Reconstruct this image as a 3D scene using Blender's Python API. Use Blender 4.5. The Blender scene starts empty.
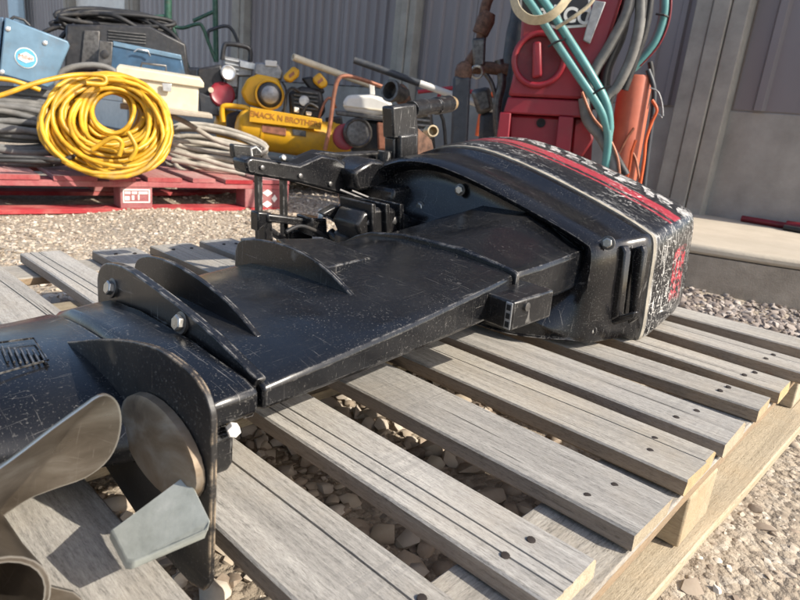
import bpy, bmesh, math, random
import numpy as np
from mathutils import Vector, Matrix

random.seed(7); rng = np.random.default_rng(7)
PI = math.pi
SC = bpy.context.scene
COL = SC.collection

# ------------------------------------------------------------------ camera
CR = Vector((0.7261, 0.6802, 0.1003)); CU = Vector((-0.2642, 0.1414, 0.9541)); CD = Vector((-0.6348, 0.7192, -0.2823))
CAMZ = 0.337            # metres above the grey pallet's deck (deck is z = 0)
FPX = 612.0             # focal length in pixels of an 800 px wide frame
GZ = -0.13              # ground level
cam = bpy.data.cameras.new('camera'); cam_o = bpy.data.objects.new('camera', cam); COL.objects.link(cam_o)
cam.sensor_width = 36; cam.lens = 36 * FPX / 800; cam.clip_start = 0.02; cam.clip_end = 2000
m = Matrix.Identity(4)
for i, v in enumerate((CR.normalized(), CU.normalized(), (-CD).normalized())):
    for j in range(3): m[j][i] = v[j]
m.translation = Vector((0, 0, CAMZ)); cam_o.matrix_world = m
cam.dof.use_dof = True; cam.dof.focus_distance = 0.72; cam.dof.aperture_fstop = 13
SC.camera = cam_o

# ------------------------------------------------------------------ sky, sun, exposure
SUN_EL, SUN_AZ = math.radians(37), math.radians(20)      # azimuth from +X towards +Y
w = bpy.data.worlds.new('World'); SC.world = w; w.use_nodes = True
nt = w.node_tree; sky = nt.nodes.new('ShaderNodeTexSky'); sky.sky_type = 'NISHITA'; sky.sun_disc = False
sky.sun_elevation = SUN_EL; sky.sun_rotation = PI / 2 - SUN_AZ; sky.altitude = 300; sky.dust_density = 2.5; sky.ozone_density = 0.4; sky.air_density = 0.9
nt.links.new(sky.outputs[0], nt.nodes['Background'].inputs[0]); nt.nodes['Background'].inputs[1].default_value = 0.15
sun = bpy.data.lights.new('sun', 'SUN'); sun.energy = 4.4; sun.angle = math.radians(0.53); sun.color = (1, 0.93, 0.82)
sun_o = bpy.data.objects.new('sun', sun); COL.objects.link(sun_o)
sdir = Vector((math.cos(SUN_EL) * math.cos(SUN_AZ), math.cos(SUN_EL) * math.sin(SUN_AZ), math.sin(SUN_EL)))
sun_o.rotation_euler = sdir.to_track_quat('Z', 'Y').to_euler(); sun_o.location = (3, 1, 4)
SC.view_settings.view_transform = 'Standard'; SC.view_settings.look = 'None'
SC.view_settings.exposure = 0.62; SC.view_settings.gamma = 1

# ------------------------------------------------------------------ measuring: a point of the place from a sight line and one known distance
def pt(x, y, X=None, Y=None, Z=None, D=None):
    q = CR * ((x - 400) / FPX) - CU * ((y - 300) / FPX) + CD
    if X is not None: t = X / q.x
    elif Y is not None: t = Y / q.y
    elif Z is not None: t = (Z - CAMZ) / q.z
    else: t = D
    return q * t + Vector((0, 0, CAMZ))

# ------------------------------------------------------------------ mesh builder
class MB:
    def __init__(s): s.v = []; s.f = []; s.m = []; s.cm = 0
    def add(s, vs, fs):
        o = len(s.v); s.v += [tuple(p) for p in vs]; s.f += [tuple(i + o for i in f) for f in fs]; s.m += [s.cm] * len(fs); return s
    def box(s, c, size, rot=None):
        hx, hy, hz = (q / 2 for q in size); c = Vector(c)
        vs = [Vector((x, y, z)) for z in (-hz, hz) for x, y in ((-hx, -hy), (hx, -hy), (hx, hy), (-hx, hy))]
        if rot: vs = [rot @ p for p in vs]
        return s.add([p + c for p in vs], [(3, 2, 1, 0), (4, 5, 6, 7), (0, 1, 5, 4), (1, 2, 6, 5), (2, 3, 7, 6), (3, 0, 4, 7)])
    def hexa(s, a, b):                      # two quads, joined
        return s.loft([a, b])
    def loft(s, loops, cap=True, closed=False):
        n = len(loops[0]); vs = [p for l in loops for p in l]; fs = []
        k = len(loops)
        for i in range(k if closed else k - 1):
            for j in range(n):
                a, b = i * n + j, i * n + (j + 1) % n; c, d = ((i + 1) % k) * n + (j + 1) % n, ((i + 1) % k) * n + j
                fs.append((a, b, c, d))
        if cap and not closed: fs.append(tuple(range(n))[::-1]); fs.append(tuple(range((k - 1) * n, k * n)))
        return s.add(vs, fs)
    def prism(s, poly, off):
        off = Vector(off); return s.loft([[Vector(p) for p in poly], [Vector(p) + off for p in poly]])
    def tube(s, pts, r, n=8, closed=False, cap=True):
        pts = [Vector(p) for p in pts]; k = len(pts); loops = []; up = None
        for i, p in enumerate(pts):
            t = (pts[(i + 1) % k] - pts[i - 1]) if (closed or 0 < i < k - 1) else (pts[1] - pts[0] if i == 0 else pts[-1] - pts[-2])
            t = t.normalized() if t.length > 1e-9 else Vector((0, 0, 1))
            if up is None: up = Vector((0, 0, 1)) if abs(t.z) < .9 else Vector((1, 0, 0))
            a = t.cross(up).normalized(); up = a.cross(t).normalized()
            rr = r[i] if isinstance(r, (list, tuple)) else r
            loops.append([p + (a * math.cos(2 * PI * j / n) + up * math.sin(2 * PI * j / n)) * rr for j in range(n)])
        return s.loft(loops, cap, closed)
    def lathe(s, o, ax, prof, n=20):         # profile: (distance along axis, radius)
        o = Vector(o); ax = Vector(ax).normalized(); a = ax.orthogonal().normalized(); b = ax.cross(a)
        return s.loft([[o + ax * h + (a * math.cos(2 * PI * j / n) + b * math.sin(2 * PI * j / n)) * r for j in range(n)] for h, r in prof])
    def ring(s, c, ax, R, r, n=20, k=8):
        c = Vector(c); ax = Vector(ax).normalized(); a = ax.orthogonal().normalized(); b = ax.cross(a)
        return s.tube([c + (a * math.cos(2 * PI * j / n) + b * math.sin(2 * PI * j / n)) * R for j in range(n)], r, k, closed=True)
    def mesh(s, name, mats, smooth=35):
        me = bpy.data.meshes.new(name); me.from_pydata(s.v, [], s.f)
        bm = bmesh.new(); bm.from_mesh(me); bmesh.ops.recalc_face_normals(bm, faces=bm.faces); bm.to_mesh(me); bm.free()
        for q in (mats if isinstance(mats, (list, tuple)) else [mats]): me.materials.append(q)
        if any(s.m):
            for p, i in zip(me.polygons, s.m): p.material_index = i
        if smooth: me.shade_smooth(); me.set_sharp_from_angle(angle=math.radians(smooth))
        return me
    def build(s, name, mats, parent=None, bevel=0, smooth=47, subsurf=0):
        o = bpy.data.objects.new(name, s.mesh(name, mats, smooth)); COL.objects.link(o)
        if parent is not None:
            o.parent = parent
            if parent.type == 'EMPTY' and parent.get('_world'): o.location = -parent.location
        if bevel:
            b = o.modifiers.new('bevel', 'BEVEL'); b.width = bevel; b.segments = 2; b.limit_method = 'ANGLE'; b.angle_limit = math.radians(40); b.harden_normals = False
        if subsurf:
            b = o.modifiers.new('sub', 'SUBSURF'); b.levels = b.render_levels = subsurf
        return o

def tag(o, label=None, cat=None, group=None, kind=None):
    for k, v in (('label', label), ('category', cat), ('group', group), ('kind', kind)):
        if v: o[k] = v
    return o

def world_thing(name, label, cat, loc, group=None):      # parts are given in world metres
    o = bpy.data.objects.new(name, None); COL.objects.link(o); o.location = loc; o['_world'] = 1; o.empty_display_size = .1
    return tag(o, label, cat, group)

EX = Vector((CR.x, CR.y, 0)).normalized(); EY = Vector((-EX.y, EX.x, 0))
class Yard:                                               # a thing standing in the yard, its front turned to the lens's side of the yard
    def __init__(s, name, label, cat, x, y, D=None, group=None, **k):
        s.base = pt(x, y, D=D, **k); s.EY = Vector((s.base.x, s.base.y, 0)).normalized(); s.EX = Vector((s.EY.y, -s.EY.x, 0)); s.root = bpy.data.objects.new(name, None); COL.objects.link(s.root); s.root.empty_display_size = .1
        s.root.location = s.base; s.root.rotation_euler = (0, 0, math.atan2(s.EX.y, s.EX.x)); tag(s.root, label, cat, group)
    def l(s, x, y, dep=0.0):
        q = CR * ((x - 400) / FPX) - CU * ((y - 300) / FPX) + CD
        o = Vector((0, 0, CAMZ)) - s.base; t = (dep - o.dot(s.EY)) / q.dot(s.EY); p = o + q * t
        return Vector((p.dot(s.EX), dep, p.z))
    def ls(s, pts, dep=0.0): return [s.l(p[0], p[1], p[2] if len(p) > 2 else dep) for p in pts]
    def slab(s, pts, d0, d1, name, mt, parent=None, bevel=.004):   # outline on the front plane, straight back to d1
        a = s.ls(pts, d0); return MB().loft([a, [p + Vector((0, d1 - d0, 0)) for p in a]]).build(name, mt, parent or s.root, bevel)
    def tube(s, pts, r, name, mt, parent=None, n=8, smooth_pts=0, closed=False):
        q = s.ls(pts)
        if smooth_pts: q = spline(q, smooth_pts, closed)
        return MB().tube(q, r, n, closed).build(name, mt, parent or s.root)

def spline(p, k=6, closed=False):
    p = [Vector(q) for q in p]; n = len(p); out = []
    for i in range(n if closed else n - 1):
        a, b, c, d = (p[(i - 1) % n], p[i], p[(i + 1) % n], p[(i + 2) % n]) if closed else (p[max(i - 1, 0)], p[i], p[i + 1], p[min(i + 2, n - 1)])
        for j in range(k):
            t = j / k
            out.append(.5 * ((2 * b) + (c - a) * t + (2 * a - 5 * b + 4 * c - d) * t * t + (3 * b - a - 3 * c + d) * t ** 3))
    if not closed: out.append(p[-1])
    return out

# ------------------------------------------------------------------ materials
class N:
    def __init__(s, name):
        s.m = bpy.data.materials.new(name); s.m.use_nodes = True; s.t = s.m.node_tree; s.b = s.t.nodes['Principled BSDF']
        s.co = s.t.nodes.new('ShaderNodeTexCoord')
    def new(s, ty, **k):
        n = s.t.nodes.new(ty)
        for a, v in k.items(): setattr(n, a, v)
        return n
    def link(s, a, b): s.t.links.new(a, b)
    def noise(s, scale=10, detail=4, rough=.55, stretch=None, rot=None, dist=0, offset=None):
        n = s.new('ShaderNodeTexNoise'); n.inputs['Scale'].default_value = scale; n.inputs['Detail'].default_value = detail
        n.inputs['Roughness'].default_value = rough; n.inputs['Distortion'].default_value = dist
        mp = s.new('ShaderNodeMapping')
        if stretch: mp.inputs['Scale'].default_value = stretch
        if rot: mp.inputs['Rotation'].default_value = rot
        s.link(s.co.outputs['Object'], mp.inputs[0]); src = mp.outputs[0]
        if offset is not None:
            ad = s.new('ShaderNodeVectorMath', operation='ADD'); s.link(src, ad.inputs[0]); s.link(offset, ad.inputs[1]); src = ad.outputs[0]
        s.link(src, n.inputs['Vector']); return n.outputs['Fac']
    def ramp(s, fac, stops):
        r = s.new('ShaderNodeValToRGB'); e = r.color_ramp.elements
        while len(e) < len(stops): e.new(.5)
        for q, (p, c) in zip(e, stops): q.position = p; q.color = (*c, 1) if len(c) == 3 else c
        s.link(fac, r.inputs[0]); return r.outputs[0]
    def rng(s, fac, a, b, c=0, d=1):
        r = s.new('ShaderNodeMapRange'); s.link(fac, r.inputs[0])
        for i, v in enumerate((a, b, c, d)): r.inputs[i + 1].default_value = v
        return r.outputs[0]
    def mix(s, fac, a, b, mode='MIX'):
        n = s.new('ShaderNodeMix', data_type='RGBA', blend_type=mode)
        if isinstance(fac, float): n.inputs[0].default_value = fac
        else: s.link(fac, n.inputs[0])
        for i, v in ((6, a), (7, b)):
            if isinstance(v, tuple): n.inputs[i].default_value = (*v, 1)
            else: s.link(v, n.inputs[i])
        return n.outputs[2]
    def math(s, op, a, b=None):
        n = s.new('ShaderNodeMath', operation=op)
        for i, v in enumerate((a, b)):
            if v is None: continue
            if isinstance(v, (int, float)): n.inputs[i].default_value = v
            else: s.link(v, n.inputs[i])
        return n.outputs[0]
    def bump(s, h, strength=.3, dist=.002):
        b = s.new('ShaderNodeBump'); b.inputs['Strength'].default_value = strength; b.inputs['Distance'].default_value = dist
        s.link(h, b.inputs['Height']); s.link(b.outputs[0], s.b.inputs['Normal'])
    def out(s, col=None, rough=None, metal=None):
        for k, v in (('Base Color', col), ('Roughness', rough), ('Metallic', metal)):
            if v is None: continue
            if isinstance(v, tuple): s.b.inputs[k].default_value = (*v, 1)
            elif isinstance(v, (int, float)): s.b.inputs[k].default_value = v
            else: s.link(v, s.b.inputs[k])
        return s.m
    def edge(s, radius=.003, lo=.9, hi=.985):
        bv = s.new('ShaderNodeBevel'); bv.samples = 4; bv.inputs[0].default_value = radius; g = s.new('ShaderNodeNewGeometry')
        d = s.new('ShaderNodeVectorMath', operation='DOT_PRODUCT'); s.link(bv.outputs[0], d.inputs[0]); s.link(g.outputs['Normal'], d.inputs[1])
        return s.rng(d.outputs['Value'], lo, hi, 1, 0)

def plain(name, col, rough=.5, metal=0., var=.25, scale=30, dirt=.0, bump=0.):
    n = N(name); a = n.noise(scale, 5); c0 = tuple(max(0, q * (1 - var)) for q in col); c1 = tuple(min(1, q * (1 + var)) for q in col)
    c = n.ramp(a, [(.3, c0), (.7, c1)])
    if dirt: c = n.mix(n.rng(n.noise(scale * .4, 6, .7), .52, .72, 0, dirt), c, (.16, .13, .10))
    if bump: n.bump(n.noise(scale * 4, 3), bump, .001)
    return n.out(c, n.rng(n.noise(scale * .7, 4), .3, .7, max(.02, rough - .1), min(1, rough + .1)), metal)

def scratches(n, amount=.5):
    outs = []
    for (st, rot, thr) in (((7, 420, 7), (0, 0, .5), .655), ((380, 9, 9), (0, 0, .35), .66), ((8, 12, 400), (.4, .2, -.5), .67), ((5, 260, 30), (0, 0, -.25), .67)):
        outs.append(n.rng(n.noise(1.5, 3, .65, st, rot), thr, thr + .05, 0, 1))
    s = n.math('MAXIMUM', n.math('MAXIMUM', outs[0], outs[1]), n.math('MAXIMUM', outs[2], outs[3]))
    patch = n.rng(n.noise(7, 5, .65), .42, .68, 0, 1)
    return n.math('MULTIPLY', n.math('MULTIPLY', s, patch), amount)

def black_paint(name, rough=.24, wear=.8, scr=.5, base=(.010, .0105, .013), dust=.35, bare=(.42, .40, .37)):
    n = N(name); e = n.math('MULTIPLY', n.edge(.0032, .93, .99), n.rng(n.noise(55, 5, .65), .46, .60, 0, wear))
    s = scratches(n, scr); mk = n.math('MAXIMUM', e, s)
    d = n.rng(n.noise(5, 6, .65), .45, .75, 0, dust)
    c = n.mix(d, base, (.045, .041, .036)); c = n.mix(mk, c, bare)
    sp = n.math('MULTIPLY', n.rng(n.noise(420, 3, .6), .60, .70, 0, .45), n.rng(n.noise(8, 4, .6), .42, .62, .15, 1)); c = n.mix(sp, c, (.30, .285, .26))
    r = n.math('ADD', n.rng(n.noise(14, 5), .3, .7, rough - .07, rough + .10), n.math('MULTIPLY', d, .35))
    n.bump(n.math('ADD', n.noise(30, 3), n.math('MULTIPLY', n.noise(700, 2), .12)), .10, .002)
    return n.out(c, r)

def wood(name, dark, light, warm, end=False, warmth=.35):
    n = N(name); oi = n.new('ShaderNodeObjectInfo'); rnd = n.new('ShaderNodeVectorMath', operation='SCALE'); rnd.inputs[0].default_value = (37, 91, 53)
    n.link(oi.outputs['Random'], rnd.inputs[3]); off = rnd.outputs[0]
    fine = n.noise(1, 5, .8, (110, 520, 520), offset=off); g1 = n.noise(1, 5, .7, (7, 210, 210), offset=off, dist=.4); g2 = n.noise(1, 5, .6, (2.2, 45, 45), offset=off, dist=.8)
    saw = n.noise(1, 2, .5, (130, 6, 6), offset=off, dist=.5); sawmask = n.rng(n.noise(5, 2, offset=off), .5, .66, 0, 1); blot = n.noise(7, 6, .7, offset=off)
    mid = tuple((a + b) / 2 for a, b in zip(dark, light))
    f = n.math('ADD', n.math('MULTIPLY', fine, .62), n.math('MULTIPLY', g1, .38))
    c = n.ramp(f, [(.34, tuple(q * .6 for q in dark)), (.47, mid), (.62, light)])
    c = n.mix(n.rng(g2, .34, .60, .38, 0), c, tuple(q * .7 for q in dark))
    c = n.mix(n.math('MULTIPLY', n.rng(blot, .46, .72, 0, 1), warmth), c, warm)
    c = n.mix(n.math('MULTIPLY', n.math('MULTIPLY', n.rng(saw, .5, .62, 0, 1), sawmask), .35), c, tuple(q * .75 for q in mid))
    crack = n.rng(n.noise(1, 3, .5, (1.4, 60, 4), offset=off, dist=.4), .285, .305, 1, 0)
    c = n.mix(n.math('MULTIPLY', crack, .85), c, (.03, .024, .02))
    rust = n.math('MULTIPLY', n.rng(n.noise(16, 5, .7, offset=off), .66, .74, 0, .7), n.rng(oi.outputs['Random'], .55, .6, 0, 1)); c = n.mix(rust, c, (.26, .11, .05))
    hs = n.new('ShaderNodeHueSaturation'); n.link(c, hs.inputs['Color']); n.link(n.rng(oi.outputs['Random'], 0, 1, .86, 1.12), hs.inputs['Value'])
    n.link(n.rng(n.math('FRACT', n.math('MULTIPLY', oi.outputs['Random'], 7.3)), 0, 1, .75, 1.2), hs.inputs['Saturation'])
    h = n.math('SUBTRACT', n.math('ADD', n.math('ADD', n.math('MULTIPLY', f, .8), n.math('MULTIPLY', n.math('MULTIPLY', saw, sawmask), .5)), n.math('MULTIPLY', g2, .5)), n.math('MULTIPLY', crack, .9))
    n.bump(h, .9, .0022)
    return n.out(hs.outputs[0], .88)

M = {}
M['wood'] = wood('weathered_wood', (.18, .168, .15), (.48, .45, .40), (.40, .33, .235))
M['wood_side'] = wood('sawn_wood_side', (.22, .165, .115), (.40, .32, .235), (.36, .25, .15), warmth=.4)
M['wood_end'] = wood('sawn_wood_end', (.32, .25, .15), (.56, .46, .30), (.48, .32, .15), warmth=.5)
M['wood_tan'] = wood('tan_wood', (.27, .225, .16), (.50, .43, .325), (.42, .31, .19))
M['black'] = black_paint('black_enamel', .20, .85, .5, (.006, .0065, .008), .30)
M['black2'] = black_paint('black_enamel_worn', .26, .9, .8, (.008, .008, .009), .3)
M['pan'] = black_paint('black_moulded_pan', .19, .3, .45, (.005, .005, .006), .16)
M['cast'] = black_paint('black_casting', .22, .75, .5, (.008, .008, .009), .35)
M['plate'] = black_paint('worn_black_plate', .42, 1.0, .25, (.014, .013, .013), .6, (.46, .36, .25))
M['chipped'] = black_paint('chipped_black_paint', .3, 1.0, 1.0, (.008, .008, .009), .4, (.52, .51, .49))
M['steel'] = plain('bolt_steel', (.50, .48, .44), .35, .9, .25, 120, .3)
M['dark_steel'] = plain('dark_steel', (.12, .115, .11), .45, .7, .4, 60, .3)
M['rust'] = plain('rusty_steel', (.13, .07, .045), .75, .2, .5, 60)
M['black_rubber'] = plain('black_rubber', (.016, .016, .017), .6, 0, .4, 40, .25)
M['black_plastic'] = plain('black_plastic', (.022, .022, .024), .45, 0, .4, 40, .25)
M['grey_metal'] = plain('grey_metal', (.30, .30, .30), .45, .5, .25, 40, .4)
M['bright_metal'] = plain('bright_metal', (.62, .62, .61), .35, .7, .2, 50, .2)
M['yellow_hose'] = plain('yellow_rubber_hose', (.56, .31, .018), .45, 0, .38, 18, .7)
M['grey_hose'] = plain('grey_hose', (.15, .145, .135), .65, 0, .3, 25, .4)
M['tan_cable'] = plain('pale_grey_cable', (.36, .33, .28), .7, 0, .25, 25, .5)
M['yellow'] = plain('yellow_machine_paint', (.70, .37, .015), .4, 0, .12, 12, .35)
M['cream'] = plain('cream_painted_steel', (.62, .55, .41), .5, 0, .10, 20, .35)
M['white'] = plain('white_plastic', (.72, .70, .64), .45, 0, .08, 15, .2)
M['white_paint'] = plain('white_paint', (.78, .75, .70), .55, 0, .1, 60, .2)
M['blue_box'] = plain('pale_blue_steel', (.14, .235, .32), .42, .2, .2, 14, .45)
M['blue_box_top'] = M['blue_box']
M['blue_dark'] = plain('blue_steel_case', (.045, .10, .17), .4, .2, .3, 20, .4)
M['red_wood'] = wood('red_painted_wood', (.27, .045, .05), (.41, .09, .095), (.48, .24, .21), warmth=.6)
M['red_wood_top'] = wood('worn_red_painted_wood', (.34, .10, .09), (.55, .38, .34), (.42, .05, .06), warmth=.7)
M['red'] = plain('red_machine_paint', (.26, .016, .028), .42, 0, .12, 10, .25)
M['red_dark'] = plain('dark_red_paint_and_shade', (.16, .008, .014), .45, 0, .2, 20, .3)  # own colour of bars and cord; painted-in recess shade on the hatch
M['orange'] = plain('orange_paint', (.70, .12, .03), .45, 0, .15, 25, .2)
M['salmon'] = plain('faded_red_cylinder', (.48, .13, .07), .45, 0, .15, 14, .25)
M['teal'] = plain('teal_hose', (.10, .28, .275), .42, 0, .15, 20, .4)
M['copper'] = plain('copper_pipe', (.36, .15, .09), .5, .4, .3, 40, .3)
M['green'] = plain('green_steel_tube', (.03, .09, .06), .5, .2, .3, 40, .3)
M['strap'] = plain('beige_webbing', (.50, .43, .29), .85, 0, .15, 60, .3, .3)
M['label_black'] = plain('black_label', (.02, .02, .022), .5, 0, .2, 20)
M['label_blue'] = plain('blue_label', (.10, .36, .52), .5, 0, .1, 20)
M['label_brown'] = plain('brown_print', (.28, .10, .05), .6, 0, .2, 60)
M['hole'] = plain('dark_bore', (.008, .008, .008), .8)
M['post'] = plain('slate_post', (.035, .04, .048), .55, .1, .25, 30, .35)

def anode_mat():
    n = N('oxidised_anode'); a = n.noise(30, 6, .65); c = n.ramp(a, [(.3, (.27, .285, .25)), (.55, (.38, .395, .355)), (.75, (.48, .485, .44))])
    c = n.mix(n.rng(n.noise(14, 5), .55, .72, 0, .6), c, (.34, .27, .17)); n.bump(n.noise(90, 4), .35, .0012); return n.out(c, .62, .15)
M['anode'] = anode_mat()
def anode_brown():
    n = N('stained_anode_base'); a = n.noise(16, 6, .6, dist=.7); c = n.ramp(a, [(.3, (.075, .05, .032)), (.5, (.20, .15, .10)), (.72, (.36, .33, .28))])
    n.bump(n.noise(60, 4), .3, .001); return n.out(c, .5, .35)
M['anode_base'] = anode_brown()
def prop_mat():
    n = N('stained_bronze_propeller'); a = n.noise(12, 6, .6, (1, 1.4, 3), dist=.5); c = n.ramp(a, [(.3, (.14, .115, .09)), (.55, (.25, .215, .175)), (.75, (.40, .365, .32))])
    c = n.mix(n.edge(.002, .9, .985), c, (.72, .69, .63)); c = n.mix(n.math('MULTIPLY', scratches(n, .5), 1), c, (.6, .56, .5))
    n.bump(n.noise(50, 4), .1, .001); return n.out(c, n.rng(n.noise(20, 4), .3, .7, .26, .45), .85)
M['prop'] = prop_mat()

def cowl_mat():                      # printed stripes follow the cover round, the scuffs bare it to white plastic
    n = N('striped_scuffed_cover'); sp = n.new('ShaderNodeSeparateXYZ'); n.link(n.co.outputs['Object'], sp.inputs[0]); x, y, z = sp.outputs
    wob = n.math('MULTIPLY', n.math('SUBTRACT', n.noise(70, 3), .5), .010); yy = n.math('ADD', y, wob)
    def band(a, b): return n.math('MULTIPLY', n.rng(yy, a - .002, a + .002, 0, 1), n.rng(yy, b - .002, b + .002, 1, 0))
    c = n.mix(n.rng(n.noise(8, 5), .4, .7, 0, .5), (.012, .012, .014), (.03, .029, .028))
    aft = n.rng(x, -.385, -.383, 0, 1); side = n.math('SUBTRACT', 1, aft)
    red = n.math('MULTIPLY', n.math('MAXIMUM', band(1.150, 1.157), band(1.168, 1.198)), side)
    zz = n.math('ADD', z, n.math('MULTIPLY', n.math('SUBTRACT', n.noise(120, 2), .5), .02))
    patch = n.math('MULTIPLY', n.math('MULTIPLY', n.rng(zz, .06, .075, 0, 1), n.rng(zz, .155, .165, 1, 0)), n.math('MULTIPLY', band(1.165, 1.225), aft))
    red = n.math('MAXIMUM', red, n.math('MULTIPLY', patch, n.rng(n.noise(90, 2, .5, (1, 1, 1)), .46, .5, 0, 1)))
    c = n.mix(n.math('MULTIPLY', red, n.rng(n.noise(1, 5, .75, (25, 140, 60)), .30, .46, .25, 1)), c, (.34, .035, .05))
    wb = n.math('MULTIPLY', n.math('MULTIPLY', band(1.215, 1.262), side), n.math('MULTIPLY', n.rng(n.math('FRACT', n.math('ADD', n.math('MULTIPLY', n.math('ADD', x, n.math('MULTIPLY', y, .4)), 23), n.math('MULTIPLY', n.noise(1, 2, .5, (26, 26, 3)), 1.6))), .60, .66, 1, 0), n.rng(n.noise(1, 6, .8, (55, 120, 40)), .43, .55, 0, .92)))
    c = n.mix(wb, c, (.62, .60, .57))
    sc = []
    for st, rot, thr in (((5, 190, 90), (0, 0, .12), .60), ((7, 210, 60), (.2, 0, -.3), .61), ((60, 160, 8), (.3, .2, 0), .60), ((40, 30, 170), (0, .4, 0), .62)):
        sc.append(n.rng(n.noise(1.3, 4, .65, st, rot), thr, thr + .035, 0, 1))
    s = n.math('MAXIMUM', n.math('MAXIMUM', sc[0], sc[1]), n.math('MAXIMUM', sc[2], sc[3]))
    edge = n.math('MULTIPLY', n.edge(.012, .86, .985), n.rng(n.noise(35, 5, .7), .40, .56, 0, .95))
    aftw = n.math('MULTIPLY', aft, .45); dens = n.math('ADD', n.rng(n.noise(11, 4), .44, .64, .06, .75), aftw)
    mk = n.math('MINIMUM', n.math('MAXIMUM', n.math('MULTIPLY', s, dens), edge), .92)
    c = n.mix(mk, c, (.66, .64, .60)); n.bump(n.noise(80, 4), .15, .001)
    return n.out(c, n.math('ADD', n.rng(mk, 0, 1, .28, .65), 0.0))
M['cowl'] = cowl_mat()
M['gasket'] = plain('grey_tan_gasket', (.27, .245, .20), .7, 0, .3, 60, .4)

def concrete(name, a, b, scale=6):
    n = N(name); f = n.noise(scale, 8, .65); c = n.ramp(f, [(.3, a), (.7, b)])
    c = n.mix(n.rng(n.noise(1.5, 5, .6, (1, 1, .25)), .45, .7, 0, .4), c, tuple(q * .6 for q in a)); n.bump(n.noise(scale * 14, 5, .7), .4, .004); return n.out(c, .9)
M['concrete'] = concrete('concrete', (.27, .25, .22), (.40, .375, .335))
M['slab_top'] = concrete('sandy_slab', (.40, .345, .265), (.52, .455, .36))
M['slab_side'] = concrete('rough_slab_edge', (.22, .185, .145), (.36, .31, .25), 14)
M['pillar'] = concrete('grey_pillar', (.27, .255, .22), (.40, .375, .325), 9)
def siding_mat(name, c0, c1):
    n = N(name); c = n.ramp(n.noise(3, 5, .6, (1, 1, .3)), [(.3, c0), (.7, c1)])
    c = n.mix(n.rng(n.noise(4, 5, .6, (1, 1, .1)), .5, .75, 0, .25), c, (.25, .22, .2)); return n.out(c, .55, .1)
M['siding'] = siding_mat('mauve_grey_siding', (.20, .18, .18), (.25, .225, .225))
M['siding_pale'] = siding_mat('grey_corrugated_siding', (.29, .275, .275), (.36, .34, .34))

def ground_mat():
    n = N('sandy_gravel_ground'); c = n.ramp(n.noise(60, 8, .7), [(.25, (.24, .19, .14)), (.5, (.41, .34, .255)), (.75, (.53, .455, .35))])
    v = n.new('ShaderNodeTexVoronoi'); v.inputs['Scale'].default_value = 70; n.link(n.co.outputs['Object'], v.inputs['Vector'])
    vs = n.new('ShaderNodeSeparateColor'); n.link(v.outputs['Color'], vs.inputs[0]); c = n.mix(n.rng(vs.outputs[0], 0, 1, 0, .55), c, (.20, .16, .12)); c = n.mix(n.rng(vs.outputs[1], .6, 1, 0, .5), c, (.58, .52, .43)); c = n.mix(n.rng(n.noise(1.4, 4), .5, .7, 0, .4), c, (.22, .19, .15))
    n.bump(n.math('ADD', n.math('MULTIPLY', v.outputs['Distance'], -1.2), n.noise(160, 5)), .8, .008); return n.out(c, .95)
M['ground'] = ground_mat()
def pebble_mat():
    n = N('pebbles'); a = n.new('ShaderNodeAttribute', attribute_name='tint'); c = n.ramp(a.outputs['Fac'], [(0, (.13, .095, .07)), (.25, (.32, .25, .185)), (.5, (.45, .375, .285)), (.75, (.40, .34, .28)), (1, (.64, .57, .47))])
    c = n.mix(n.rng(n.noise(120, 4), .4, .7, 0, .35), c, (.42, .36, .28)); n.bump(n.noise(200, 4), .3, .001); return n.out(c, .85)
M['pebble'] = pebble_mat()
def grey_pebble_mat():
    n = N('grey_crushed_stone'); a = n.new('ShaderNodeAttribute', attribute_name='tint'); c = n.ramp(a.outputs['Fac'], [(0, (.11, .085, .07)), (.5, (.25, .205, .175)), (1, (.42, .37, .325))])
    return n.out(c, .85)
M['grey_pebble'] = grey_pebble_mat()

# ================================================================== SETTING
# ground: one sheet to the horizon, finely divided near the lens
def ground():
    xs = np.concatenate([[-600, -150, -40, -15], np.linspace(-7, 2.5, 130), [6, 20, 100, 600]]); ys = np.concatenate([[-600, -100, -20, -5], np.linspace(-1.5, 3.6, 80), [6, 20, 100, 600]])
    v = []; f = []
    for y in ys:
        for x in xs:
            h = .012 * math.sin(x * 3.1 + y * 1.7) + .008 * math.sin(x * 7.3 - y * 5.1) + .006 * math.sin(y * 11 + x * 2)
            v.append((x, y, GZ - .012 + h * (1 if abs(x) < 9 and abs(y) < 6 else 0)))
    nx = len(xs)
    for j in range(len(ys) - 1):
        for i in range(nx - 1): f.append((j * nx + i, j * nx + i + 1, (j + 1) * nx + i + 1, (j + 1) * nx + i))
    mb = MB(); mb.add(v, f); o = mb.build('ground', M['ground'], smooth=60); o['kind'] = 'structure'
ground()

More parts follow.
